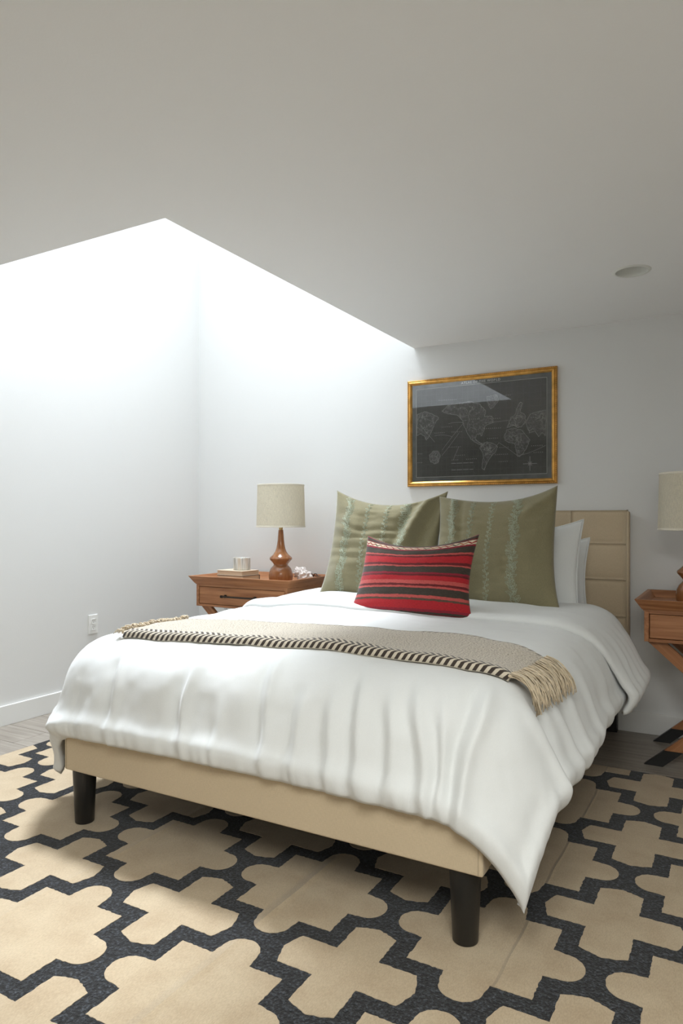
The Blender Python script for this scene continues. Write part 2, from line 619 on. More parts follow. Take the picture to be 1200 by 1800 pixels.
nt.links.new(n.outputs[0], b.inputs['Height'])
nt.links.new(b.outputs[0], p.inputs['Normal'])
M['throw'] = m

# slate map print
m, nt, p = mat_new('slate_map_print')
tc = nd(nt, 'ShaderNodeTexCoord')
n = nd(nt, 'ShaderNodeTexNoise')
n.inputs['Scale'].default_value = 7
n.inputs['Detail'].default_value = 8
n.inputs['Roughness'].default_value = 0.7
nt.links.new(tc.outputs['Object'], n.inputs[0])
r = ramp(nt, [(0.3, (0.085, 0.087, 0.085)), (0.6, (0.125, 0.128, 0.126)), (0.8, (0.20, 0.205, 0.20))])
nt.links.new(n.outputs[0], r.inputs[0])
nt.links.new(r.outputs[0], p.inputs['Base Color'])
p.inputs['Roughness'].default_value = 0.9
p.inputs['Specular IOR Level'].default_value = 0.1
M['map'] = m
M['mapedge'] = simple('slate_map_margin', (0.20, 0.215, 0.21), 0.9, var=0.25, vscale=20, spec=0.1)

# picture glass: clear, with a fresnel reflection
m, nt, p = mat_new('picture_glass')
nt.nodes.remove(p)
tr = nd(nt, 'ShaderNodeBsdfTransparent')
gl = nd(nt, 'ShaderNodeBsdfGlossy')
gl.inputs['Roughness'].default_value = 0.015
fr = nd(nt, 'ShaderNodeFresnel')
fr.inputs['IOR'].default_value = 1.6
ms = nd(nt, 'ShaderNodeMixShader')
nt.links.new(fr.outputs[0], ms.inputs[0])
nt.links.new(tr.outputs[0], ms.inputs[1])
nt.links.new(gl.outputs[0], ms.inputs[2])
nt.links.new(ms.outputs[0], nt.nodes['Material Output'].inputs[0])
M['glass'] = m

# roof-window pane: opal acrylic with the sky behind it
m, nt, p = mat_new('opal_roof_pane')
p.inputs['Base Color'].default_value = (0.9, 0.92, 0.95, 1)
p.inputs['Emission Color'].default_value = (0.93, 0.97, 1, 1)
p.inputs['Emission Strength'].default_value = 3.0
M['sky_pane'] = m

# ------------------------------------------------------------------ the room
T = 0.12   # wall thickness


def wall(name, x0, x1, y0, y1, z0, z1, mat='wall'):
    return struct(box(name, x0, x1, y0, y1, z0, z1, M[mat]))


wall('wall_back', XL - T, XR + T, YB, YB + T, -0.05, SZ)
wall('wall_left', XL - T, XL, YR - T, YB, -0.05, SZ)
wall('wall_right', XR, XR + T, YR - T, YB, -0.05, ZC + 0.15)
wall('wall_rear', XL, XR, YR - T, YR, -0.05, ZC + .15)
fill_hole = struct(thing('fill_light_opening', 'square ceiling opening added for an unseen fill light over the viewpoint', 'skylight', (FILL_XY[0], FILL_XY[1], ZC)))  # invented opening that houses the fill light, out of view
for a in ((-.7, .7, -.7, -.65), (-.7, .7, .65, .7), (-.7, -.65, -.65, .65), (.65, .7, -.65, .65)):
    box('opening_frame', a[0], a[1], a[2], a[3], -0.012, 0.1, M['trim'], fill_hole)  # trim around the invented fill opening

# ceiling slab with the skylight cut-out and a round hole for the downlight
DLX, DLY, DLR = -0.397, 3.17, 0.066
bm = bmesh.new()
xs = sorted({XL, SX, FILL_XY[0] - .68, FILL_XY[0] + .68, DLX - 0.1, DLX + 0.1, XR})
ys = sorted({YR, SY, FILL_XY[1] - .68, FILL_XY[1] + .68, DLY - 0.1, DLY + 0.1, YB})
vc = {}


def cv(x, y, z):
    k = (round(x, 5), round(y, 5), round(z, 5))
    if k not in vc:
        vc[k] = bm.verts.new(k)
    return vc[k]


for i in range(len(xs) - 1):
    for j in range(len(ys) - 1):
        x0, x1, y0, y1 = xs[i], xs[i + 1], ys[j], ys[j + 1]
        if x1 <= SX + 1e-4 and y0 >= SY - 1e-4:
            continue
        if abs((x0 + x1) / 2 - FILL_XY[0]) < 0.6 and abs((y0 + y1) / 2 - FILL_XY[1]) < 0.6:
            continue
        if abs((x0 + x1) / 2 - DLX) < 1e-3 and abs((y0 + y1) / 2 - DLY) < 1e-3:
            n_ = 40
            ring = [(DLX + DLR * math.cos(2 * math.pi * q / n_), DLY + DLR * math.sin(2 * math.pi * q / n_)) for q in range(n_)]
            for q in range(n_):
                out = []
                for w in (q, q + 1):
                    an = 2 * math.pi * w / n_
                    k = 0.1 / max(abs(math.cos(an)), abs(math.sin(an)))
                    out.append((DLX + k * math.cos(an), DLY + k * math.sin(an)))
                bm.faces.new([cv(*ring[q], ZC), cv(*out[0], ZC), cv(*out[1], ZC), cv(*ring[(q + 1) % n_], ZC)])
            continue
        bm.faces.new([cv(x0, y0, ZC), cv(x1, y0, ZC), cv(x1, y1, ZC), cv(x0, y1, ZC)])
me = bpy.data.meshes.new('ceiling')
bm.to_mesh(me)
bm.free()
me.flip_normals()
struct(link('ceiling', me, M['ceil']))
struct(box('ceiling_upper', XL - T, XR + T, YR - T, SY - 0.1, ZC + 0.16, ZC + 0.2, M['ceil']))
struct(box('ceiling_upper', SX + 0.1, XR + T, SY - 0.1, YB, ZC + 0.16, ZC + 0.2, M['ceil']))
# skylight well
wall('wall_well_side', SX, SX + 0.1, SY - 0.1, YB, ZC + 0.0005, SZ, 'wall')
wall('wall_well_front', XL, SX, SY - 0.1, SY, ZC + 0.0005, SZ, 'wall')
sk = thing('window_1', 'square roof window at the top of the bright white skylight well', 'skylight', (SKC[0], SKC[1], SZ))
struct(sk)
hw = 0.47
for a in ((XL - SKC[0], SX - SKC[0], SY - SKC[1], -hw), (XL - SKC[0], SX - SKC[0], hw, YB - SKC[1]), (XL - SKC[0], -hw, -hw, hw), (hw, SX - SKC[0], -hw, hw)):
    box('well_top_board', a[0], a[1], a[2], a[3], 0, 0.06, M['ceil'], sk)
for a in ((-hw, hw, -hw, -hw + .03), (-hw, hw, hw - .03, hw), (-hw, -hw + .03, -hw, hw), (hw - .03, hw, -hw, hw)):
    box('opening_frame', a[0], a[1], a[2], a[3], 0.0, 0.08, M['trim'], sk)
box('pane', -hw, hw, -hw, hw, 0.04, 0.05, M['sky_pane'], sk)

# floor with laminate planks
fl = struct(box('floor', XL - T, XR + T, YR - T, YB + T, -0.06, -0.0045, M['subfloor']))
pl_cache = {}
PW, PL, GAP = 0.192, 1.28, 0.0022
y = YB
row = 0
while y > YR:
    y0 = max(y - PW, YR)
    x = XL - (row * 0.47 % 1.0) * PL
    while x < XR:
        a, b_ = max(x, XL), min(x + PL, XR)
        if b_ - a > 0.03:
            k = (round(b_ - a, 3), round(y - y0, 3))
            if k not in pl_cache:
                me = bpy.data.meshes.new('plank')
                bq = box_bm(0, b_ - a - GAP, 0, y - y0 - GAP, -0.004, 0.0, 0.0008, 1)
                bq.to_mesh(me)
                bq.free()
                me.materials.append(M['plank'])
                pl_cache[k] = me
            link('plank', pl_cache[k], parent=fl, loc=(a, y0, 0))
        x += PL
    y -= PW
    row += 1


# baseboards
def baseboard(name, x0, x1, y0, y1, axis):
    h, t = 0.108, 0.014
    bq = box_bm(x0, x1, y0, y1, 0.0, h, 0.003, 2)
    return struct(bmo(name, bq, M['trim']))


baseboard('baseboard_back', XL + 0.014, XR - 0.014, YB - 0.014, YB, 0)
baseboard('baseboard_left', XL, XL + 0.014, YR, YB, 1)
baseboard('baseboard_right', XR - 0.014, XR, YR, YB, 1)

# ------------------------------------------------------------------ rug
RX0, RX1, RY0, RY1 = -3.0, 0.66, 0.52, 3.30
RT = 0.010
rug = thing('area_rug', 'large cream rug with charcoal stepped lattice under the bed', 'rug', (0, 0, 0))
nx, ny = 150, 116
V, Fc = [], []
for i in range(nx + 1):
    for j in range(ny + 1):
        V.append((RX0 + (RX1 - RX0) * i / nx, RY0 + (RY1 - RY0) * j / ny, RT))
for i in range(nx):
    for j in range(ny):
        a = i * (ny + 1) + j
        Fc.append((a, a + ny + 1, a + ny + 2, a + 1))
nb = len(V)
V += [(RX0, RY0, 0.0003), (RX1, RY0, 0.0003), (RX1, RY1, 0.0003), (RX0, RY1, 0.0003)]
c00, c10, c11, c01 = 0, nx * (ny + 1), nx * (ny + 1) + ny, ny
Fc += [(nb, nb + 1, nb + 2, nb + 3)[::-1]]
Fc += [[nb, nb + 1] + [i * (ny + 1) for i in range(nx, -1, -1)], [nb + 2, nb + 3] + [i * (ny + 1) + ny for i in range(nx + 1)],
       [nb + 3, nb] + list(range(0, ny + 1)), [nb + 1, nb + 2] + [nx * (ny + 1) + j for j in range(ny, -1, -1)]]
pyd('lattice_pile', V, Fc, M['charcoal'], rug)

PP = 0.2692
AX, AY = -0.572, 1.769      # centre of one lobed medallion


def dense(pts, step=0.0075, jit=0.0016, seed=1):
    rg = random.Random(seed)
    out = []
    for i in range(len(pts)):
        a, b_ = Vector(pts[i]), Vector(pts[(i + 1) % len(pts)])
        m_ = max(1, int((b_ - a).length / step))
        for q in range(m_):
            p_ = a.lerp(b_, q / m_)
            if q:
                p_ += Vector((rg.uniform(-jit, jit), rg.uniform(-jit, jit)))
            out.append((p_.x, p_.y))
    return out


def sym4(quarter):
    out = []
    for k in range(4):
        c, s = (1, 0, -1, 0)[k], (0, 1, 0, -1)[k]
        for x, y in quarter:
            out.append((x * c - y * s, x * s + y * c))
    return out


# lobed square: square corner at (h,h), a tongue on each side
hA, lw, le = 0.157, 0.054, 0.246
qa = [(hA, -lw - 0.004)]
for k in range(9):
    a = -90 + 180 * k / 8
    qa.append((le - 0.050 + 0.050 * math.cos(R(a)), lw * math.sin(R(a))))
qa += [(hA, lw + 0.004), (hA, hA)]
shapeA = sym4(qa)
qb = [(0.060, -0.060), (0.163, -0.060), (0.172, -0.040), (0.184, 0.0), (0.172, 0.040), (0.163, 0.060)]
shapeB = sym4(qb)


def medallion_mesh(pts, cx, cy, name):
    bq = bmesh.new()
    vs_ = [bq.verts.new((px, py, RT + 0.0012)) for px, py in pts]
    for tri in tessellate_polygon([[Vector((px, py, 0)) for px, py in pts]]):
        bq.faces.new([vs_[i] for i in tri])
    g = bq.faces[:]
    for no, co in (((1, 0, 0), (RX1 - 0.004 - cx, 0, 0)), ((-1, 0, 0), (RX0 + 0.004 - cx, 0, 0)), ((0, 1, 0), (0, RY1 - 0.004 - cy, 0)), ((0, -1, 0), (0, RY0 + 0.004 - cy, 0))):
        bmesh.ops.bisect_plane(bq, geom=bq.verts[:] + bq.edges[:] + bq.faces[:], plane_co=co, plane_no=no, clear_outer=True)
    if not bq.faces:
        bq.free()
        return None
    be = [e for e in bq.edges if len(e.link_faces) == 1]
    ex = bmesh.ops.extrude_edge_only(bq, edges=be)
    for v in [q for q in ex['geom'] if isinstance(q, bmesh.types.BMVert)]:
        v.co.z = RT - 0.001
    bq.normal_update()
    for f in bq.faces:
        if f.normal.z < -0.5:
            f.normal_flip()
    me = bpy.data.meshes.new(name)
    bq.to_mesh(me)
    bq.free()
    me.materials.append(M['cream'])
    return me


dA, dB = dense(shapeA, seed=3), dense(shapeB, seed=5)
shared = {}
for i in range(-12, 9):
    for j in range(-7, 9):
        if (i + j) % 2:
            continue
        cx, cy = AX + i * PP, AY + j * PP
        lob = (i % 2 == 0)
        ext = 0.25 if lob else 0.19
        if cx + ext < RX0 or cx - ext > RX1 or cy + ext < RY0 or cy - ext > RY1:
            continue
        nm = 'lobed_medallion' if lob else 'cross_medallion'
        inside = cx - ext > RX0 and cx + ext < RX1 and cy - ext > RY0 and cy + ext < RY1
        if inside:
            if nm not in shared:
                shared[nm] = medallion_mesh(dA if lob else dB, cx, cy, nm)
            me = shared[nm]
        else:
            me = medallion_mesh(dA if lob else dB, cx, cy, nm)
        if me is not None:
            link(nm, me, parent=rug, loc=(cx, cy, 0))
RTOP = RT + 0.0012

# ------------------------------------------------------------------ bed
XC = -1.339
bed = thing('upholstered_bed', 'beige upholstered platform bed with grid stitched headboard and black legs', 'bed', (XC, 0, 0))
HB0, HB1 = -2.183 - XC, -0.497 - XC         # headboard left / right (local)
FW = 0.779                                  # half width of the frame
HY = 3.862                                  # headboard front
# foot panel and rails: slightly padded
box('foot_panel', -FW, FW, 1.70, 1.755, 0.212, 0.372, M['uph'], bed, 0.008, 3)
for s in (-1, 1):
    box('side_rail', s * FW - (0.05 if s > 0 else 0), s * FW + (0.05 if s < 0 else 0), 1.756, HY - 0.002, 0.215, 0.372, M['uph'], bed, 0.007, 3)
box('slat_platform', -FW + 0.052, FW - 0.052, 1.758, HY - 0.004, 0.30, 0.345, M['black'], bed)
# corner seams of the foot panel
for s in (-1, 1):
    box('seam', s * (FW - 0.012) - 0.0012, s * (FW - 0.012) + 0.0012, 1.6985, 1.7005, 0.216, 0.37, M['seam'], bed)


def leg_mesh(w0, w1, h, name='leg'):
    n_ = 24
    prof = [(w1 / 2 - 0.003, 0), (w1 / 2, 0.003), (w0 / 2, h)]
    return prof


for (lx, ly) in ((-0.625, 1.742), (-2.078, 1.745)):
    h = 0.212 - RTOP
    lathe('leg', [(0.031, 0), (0.0335, 0.003), (0.0425, h)], 28, M['black'], bed, loc=(lx - XC, ly + 0.012, RTOP))
for lx in (-0.625, -2.05):
    o = box('leg', -0.022, 0.022, -0.022, 0.022, 0, 0.30 - RTOP, M['black'], bed, 0.003, 2, loc=(lx - XC, 2.86, RTOP))
for s in (-1, 1):
    box('leg', -0.03, 0.03, -0.022, 0.022, 0, 0.20, M['black'], bed, 0.003, 2, loc=(s * 0.752, HY + 0.04, 0))
# headboard: core, side piping, and stitched panels
box('headboard_core', HB0, HB1, HY + 0.006, YB - 0.017, 0.20, 1.155, M['uph'], bed, 0.012, 3)
cols, zr = 6, [0.20, 0.415, 0.608, 0.798, 0.985, 1.160]
cw = (HB1 - HB0 - 0.024) / cols


def panel_mesh(w, h):
    n_, m_ = 14, 12
    V, Fc = [], []
    for i in range(n_ + 1):
        for j in range(m_ + 1):
            u, v = -1 + 2 * i / n_, -1 + 2 * j / m_
            du, dv = (1 - abs(u)) * w / 2, (1 - abs(v)) * h / 2
            f = (1 - math.exp(-du / 0.005)) * (1 - math.exp(-dv / 0.005))
            g = (1 - u * u) * (1 - v * v)
            V.append((u * w / 2, 0.003 - 0.005 * f - 0.003 * g, v * h / 2))
    for i in range(n_):
        for j in range(m_):
            a = i * (m_ + 1) + j
            Fc.append((a, a + m_ + 1, a + m_ + 2, a + 1))
    rim = [i * (m_ + 1) for i in range(n_ + 1)] + [n_ * (m_ + 1) + j for j in range(1, m_ + 1)] + [i * (m_ + 1) + m_ for i in range(n_ - 1, -1, -1)] + [j for j in range(m_ - 1, 0, -1)]
    k = len(V)
    for q in rim:
        V.append((V[q][0], 0.016, V[q][2]))
    L = len(rim)
    for q in range(L):
        Fc.append((rim[q], k + q, k + (q + 1) % L, rim[(q + 1) % L])[::-1])
    me = bpy.data.meshes.new('headboard_panel')
    me.from_pydata(V, [], Fc)
    me.update()
    me.materials.append(M['uph'])
    for p_ in me.polygons:
        p_.use_smooth = True
    return me


for j in range(5):
    me = panel_mesh(cw - 0.001, zr[j + 1] - zr[j] - 0.001)
    for i in range(cols):
        link('headboard_panel', me, parent=bed, loc=(HB0 + 0.012 + cw * (i + 0.5), HY, (zr[j] + zr[j + 1]) / 2))
for s, xx in ((-1, HB0 + 0.006), (1, HB1 - 0.006)):
    tube('piping', [(xx, HY + 0.004, 0.21), (xx, HY + 0.004, 0.7), (xx, HY + 0.004, 1.15), (xx - s * 0.004, HY + 0.012, 1.157)], 0.0065, M['uph'], bed)

# mattress
mt = tag(bmo('mattress', box_bm(-0.755, 0.755, 1.80, HY - 0.012, 0.346, 0.625, 0.05, 5), M['mattress'], None, True, loc=(XC, 0, 0)),
         'pale grey mattress peeking out beside the headboard', 'mattress')

# ---- duvet: a flat sheet laid over the bed and let down over three edges
SXH, SXL, SYF, OV, OVL = 0.64, 0.70, 1.955, 0.50, 0.60       # where the drop starts (half width, foot line) and how far the sheet hangs
ss = np.linspace(0, 0.9, 901)
alpha = np.radians(73) * sstep(0, 0.36, ss)
HS = np.concatenate([[0], np.cumsum(np.cos(alpha[:-1]) * 0.001)])
DS = np.concatenate([[0], np.cumsum(np.sin(alpha[:-1]) * 0.001)])


def duvet_base(cx, cy):
    sx = np.where(cx < 0, SXL, SXH)
    ax = np.maximum(0, np.abs(cx) - sx)
    by = np.maximum(0, SYF - cy)
    r = np.hypot(ax, by)
    r = np.where(cx < 0, r - 0.8 * np.maximum(0, r - 0.66), r)      # the far corner is tucked up a little
    rr = np.maximum(np.hypot(ax, by), 1e-9)
    h, d = np.interp(r, ss, HS), np.interp(r, ss, DS)
    bx = np.clip(cx, -SXL, SXH)
    byy = np.maximum(cy, SYF)
    zt = 0.674 + 0.014 * sstep(2.0, 3.0, cy) + 0.012 * (1 - (bx / 0.75) ** 2)
    X = bx + np.sign(cx) * ax / rr * h
    Y = byy - by / rr * h
    return np.stack([X, Y, zt - d], -1), ax, by, r


def grid_normals(P):
    du = np.gradient(P, axis=0)
    dv = np.gradient(P, axis=1)
    n_ = np.cross(du, dv)
    return n_ / np.maximum(np.linalg.norm(n_, axis=-1, keepdims=True), 1e-9)


FOLDS = []     # (x at crest, width, amp, lean, start, full)
rg = random.Random(21)
for x_, w_, a_, s0_ in ((-0.60, .05, .007, .12), (-0.51, .022, .013, .10), (-0.196, .022, .017, .07), (-0.06, .018, .007, .24), (0.12, .022, .016, .07), (0.235, .020, .010, .16), (0.345, .019, .010, .18),
                        (0.433, .019, .013, .10), (0.53, .018, .011, .16), (0.62, .019, .014, .10), (0.69, .018, .012, .14), (0.78, .024, .018, .04)):
    ln_ = rg.uniform(.08, .2)
    s1_ = s0_ + rg.uniform(.14, .22)
    FOLDS.append((x_ - ln_ * 0.4, w_, a_, ln_, s0_, s1_))
    FOLDS.append((x_ - ln_ * 0.4 - 1.9 * w_, w_ * 1.15, -a_ * 1.05, ln_, s0_, s1_))
SIDEF = []     # folds of the long sides: (y, width, amp, lean)
for y_, w_, a_ in ((1.88, .035, .018), (1.985, .035, -.052), (2.06, .03, .016), (2.16, .03, -.009), (2.25, .03, .010), (2.36, .035, -.008), (2.46, .03, .009), (2.58, .04, -.008), (2.7, .035, .008)):
    SIDEF.append((y_, w_, a_, rg.uniform(-.05, .15)))


def duvet_disp(cx, cy, ax, by, r):
    d = 0.010 * vn(cx * 3.1, cy * 3.1, 1) + 0.004 * vn(cx * 8, cy * 8, 2) + 0.0012 * vn(cx * 26, cy * 26, 3)
    for x_, w_, a_, ln, s0, s1 in FOLDS:
        q = (cx - x_ - ln * by + 0.012 * vn(by * 7, by * 0 + x_ * 9, 31)) / (w_ * (1 + 0.4 * by))
        d = d + 1.25 * a_ * np.exp(-np.abs(q) ** 1.6) * sstep(s0, s1, by) * (1 - 0.45 * sstep(0.40, 0.5, by))
    onr = np.where(cx > 0, 1.0, 0.8)
    for y_, w_, a_, ln in SIDEF:
        q = (cy - y_ - ln * ax) / w_
        d = d + a_ * onr * np.exp(-q * q) * sstep(0.10, 0.42, ax)
    # broad diagonal tension folds running from the top to the foot
    tw = vn(cx * 9 - cy * 3.5, cy * 1.6, 6)
    d = d + 0.005 * tw * sstep(-0.25, 0.3, r - 0.1 + 0 * cx)
    # hem: gathered, and turned in
    e = np.minimum(np.where(cx < 0, SXL + OVL, SXH + OV) - np.abs(cx), cy - (SYF - OV))
    al = np.where(by > ax, cx, cy)
    d = d + (0.003 * np.sin(al * 2 * np.pi / 0.05 + 7 * vn(al * 9, al * 0, 8)) + 0.006 * vn(al * 26, e * 6, 9)) * np.exp(-np.maximum(e, 0) / 0.07) * np.where(by > ax, 1.0, 0.35) * (1 - 0.8 * sstep(0.1, 0.25, np.minimum(ax, by)))
    d = d + 0.012 * np.exp(-((e - 0.05) / 0.03) ** 2) - 0.020 * np.exp(-np.maximum(e, 0) / 0.014)
    # left foot corner: the tip tucks in under the hem of the foot side
    left = sstep(0.02, 0.10, -cx - SXL) * sstep(0.06, 0.16, by)
    d = d - 0.020 * left * sstep(0.49, 0.515, r) - 0.058 * left * sstep(0.50, 0.66, r)
    d = d + 0.014 * left * np.exp(-((r - 0.47) / 0.03) ** 2)
    return d


def duvet_at(cx, cy):
    """surface point grid + normals"""
    P, ax, by, r = duvet_base(cx, cy)
    N = grid_normals(P)
    N = np.where(N[..., 2:3] < -0.3, -N, N)
    return P + N * duvet_disp(cx, cy, ax, by, r)[..., None]


def grid_obj(name, P, mat, parent=None, uvs=None, thick=0.0, off=-1.0, flip=False, **k):
    a, b_ = P.shape[:2]
    idx = np.arange(a * b_).reshape(a, b_)
    q = np.stack([idx[:-1, :-1], idx[1:, :-1], idx[1:, 1:], idx[:-1, 1:]], -1).reshape(-1, 4)
    if flip:
        q = q[:, ::-1]
    me = bpy.data.meshes.new(name)
    me.from_pydata(P.reshape(-1, 3).tolist(), [], q.tolist())
    me.update()
    if uvs is not None:
        ul = me.uv_layers.new(name='UVMap')
        flat = uvs.reshape(-1, 2)
        li = np.empty(len(me.loops), dtype=np.int32)
        me.loops.foreach_get('vertex_index', li)
        ul.data.foreach_set('uv', flat[li].astype(np.float32).ravel())
    o = link(name, me, mat, parent, True, **k)
    if thick > 0:
        md = o.modifiers.new('thickness', 'SOLIDIFY')
        md.thickness = thick
        md.offset = off
        md.use_even_offset = False
    return o


gx = np.linspace(-(SXL + OVL), SXH + OV, 310)
gy = np.linspace(SYF - OV, 3.42, 250)
CXg, CYg = np.meshgrid(gx, gy, indexing='ij')
DP = duvet_at(CXg, CYg)
duvet = grid_obj('duvet', DP, M['cotton'], thick=0.022, off=-1.0, loc=(XC, 0, 0))
tag(duvet, 'puffy white cotton duvet draped over the bed with hanging corners', 'duvet')

# turned-back head end of the duvet: a second layer with a rounded front fold
gx2 = np.linspace(-(SXL + 0.52), SXH + 0.515, 210)
w2_ = np.linspace(0, 1, 60)
CX2, WW = np.meshgrid(gx2, w2_, indexing='ij')
axx = np.maximum(0, np.abs(CX2) - np.where(CX2 < 0, SXL, SXH))
y0 = 2.80 + 0.03 * vn(CX2 * 3, CX2 * 0, 12) + 0.14 * sstep(0.0, 0.5, axx)
y1 = 3.44 - 0.02 * sstep(0, 0.5, axx)
CY2 = y0 + (y1 - y0) * WW
P2, a2, b2, r2 = duvet_base(CX2, CY2)
N2 = grid_normals(P2)
N2 = np.where(N2[..., 2:3] < -0.3, -N2, N2)
dd = duvet_disp(CX2, CY2, a2, b2, r2) * 0.8
front = np.clip((CY2 - y0) / 0.05, 0, 1)
off = 0.028 * np.sqrt(np.maximum(0, 1 - (1 - front) ** 2)) + 0.006 * vn(CX2 * 6, CY2 * 6, 14) * front + 0.03 * sstep(0.2, 0.5, axx)
off = off + 0.006 * np.sin(CX2 * 0 + CY2 * 60 + 4 * axx) * sstep(0.12, 0.4, axx) * front
e2 = np.where(CX2 < 0, SXL, SXH) + 0.51 - np.abs(CX2)
off = off - 0.02 * np.exp(-np.maximum(e2, 0) / 0.015)
grid_obj('turned_back_fold', P2 + N2 * (dd + off)[..., None], M['cotton'], duvet, thick=0.02, off=-1.0)

# ---- throw blanket laid across the foot of the bed
TL = np.linspace(-0.655, 0.785, 200)
TW = np.linspace(0, 0.365, 44)
CU, CW = np.meshgrid(TL, TW, indexing='ij')


def throw_flat(cu, cw):
    yc = 1.90 + 0.04 * cu + 0.018 * np.sin(cu * 4.2 + 0.6) + 0.02 * sstep(0.3, 0.8, cu)
    wide = 1.0 - 0.16 * sstep(0.45, 0.8, cu)
    return cu + 0.06 * (cw - 0.18) * sstep(0.4, 0.8, cu), yc + cw * wide


fx, fy = throw_flat(CU, CW)
P3, a3, b3, r3 = duvet_base(fx, fy)
N3 = grid_normals(P3)
N3 = np.where(N3[..., 2:3] < -0.3, -N3, N3)
d3 = duvet_disp(fx, fy, a3, b3, r3)
ed = np.minimum(CW, 0.365 - CW)
lift = 0.006 + 0.022 * np.sqrt(np.clip(1 - (1 - np.clip(ed / 0.022, 0, 1)) ** 2, 0, 1)) + 0.003 * vn(CU * 9, CW * 9, 21)
P3 = P3 + N3 * (d3 + lift)[..., None]
throw = grid_obj('throw_blanket', P3, M['throw'], uvs=np.stack([CU + 1, CW], -1), thick=0.02, off=-1.0, loc=(XC, 0, 0))
tag(throw, 'cream woven throw with dark herringbone borders and fringe across the bed foot', 'blanket')


def fringe(end, count, length, seed):
    rg_ = random.Random(seed)
    V, Fc = [], []
    for i in range(count):
        w0 = 0.365 * (i + 0.5) / count
        for s in range(8):
            cw = w0 + rg_.uniform(-0.004, 0.004)
            ln = length * rg_.uniform(0.75, 1.1)
            sp = rg_.uniform(-0.022, 0.022)
            lf = rg_.uniform(0.012, 0.03)
            path, rad = [], []
            for q in range(8):
                t = q / 7
                cu = np.array([[TL[-1] + ln * t if end > 0 else TL[0] - ln * t]])
                u2, v2 = throw_flat(cu, np.array([[cw]]))
                v2 = v2 + sp * t + 0.005 * math.sin(9 * t + s)
                bp, a_, b__, r_ = duvet_base(u2, v2)
                bx2, *_ = duvet_base(u2 + 0.002, v2)
                by2, *_ = duvet_base(u2, v2 + 0.002)
                nn = np.cross(bx2 - bp, by2 - bp)[0, 0]
                nn = nn / np.linalg.norm(nn)
                pp = bp[0, 0] + nn * (duvet_disp(u2, v2, a_, b__, r_)[0, 0] + lf * (1 - 0.35 * t) + 0.004 + 0.012 * math.sin(t * 3.1))
                path.append(tuple(pp))
                rad.append(0.0016 if q else 0.0022)
            tube_data(path, rad, 4, V, Fc)
        # knot
        cu = np.array([[TL[-1] + 0.006 if end > 0 else TL[0] - 0.006]])
        u2, v2 = throw_flat(cu, np.array([[w0]]))
        bp, a_, b__, r_ = duvet_base(u2, v2)
        c = bp[0, 0] + np.array([0, 0, 0.022 + duvet_disp(u2, v2, a_, b__, r_)[0, 0]])
        tube_data([c - [0.006, 0, 0], c - [0.003, 0, 0], c + [0.003, 0, 0], c + [0.006, 0, 0]], [0.002, 0.005, 0.005, 0.002], 6, V, Fc)
    o = pyd('fringe', V, Fc, M['fringe'], throw, True)
    o['kind'] = 'stuff'
    o['label'] = 'knotted cream yarn fringe'
    return o


fringe(1, 24, 0.115, 5)
fringe(-1, 20, 0.035, 6)


# ------------------------------------------------------------------ pillows
def pillow_fn(W, H, Tk, sag=(0.06, 0.02, 0.03, 0.03), corner=(), ruck=0.006, seed=0, extra=None):
    """returns f(u,v,side) -> local xyz (x across, y out of the front = -, z up, bottom edge at z=0)"""
    sT, sB, sL, sR = sag

    def f(u, v, side):
        u, v = np.asarray(u, float), np.asarray(v, float)
        x = W / 2 * u
        z = H / 2 * (1 + v)
        z = z - sT * (1 - u * u) * ((1 + v) / 2) ** 2.5 + sB * (1 - u * u) * ((1 - v) / 2) ** 2.5
        x = x + sL * (1 - v * v) * ((1 - u) / 2) ** 2.5 - sR * (1 - v * v) * ((1 + u) / 2) ** 2.5
        yy = 0 * u
        for su, sv, dx, dy, dz in corner:
            w_ = (np.clip((1 + su * u) / 2, 0, 1) * np.clip((1 + sv * v) / 2, 0, 1)) ** 4
            x, yy, z = x + dx * w_, yy + dy * w_, z + dz * w_
        t = Tk / 2 * (np.clip(1 - np.abs(u) ** 2.6, 0, 1) ** 0.62) * (np.clip(1 - np.abs(v) ** 2.6, 0, 1) ** 0.62)
        edge = np.clip((1 - np.maximum(np.abs(u), np.abs(v))) * 4, 0, 1)
        wr = ruck * (vn(u * 2.2, v * 2.2, seed) + 0.5 * vn(u * 6, v * 3, seed + 1) + 0.30 * vn(u * 5, v * 14, seed + 2))
        t = t + wr * edge
        if extra is not None and side < 0:
            t = t + extra(u, v) * np.clip((1 - np.maximum(np.abs(u), np.abs(v))) * 12, 0, 1)
        y = yy + side * np.maximum(t, 0.002)
        return np.stack([x, y, z], -1)
    return f


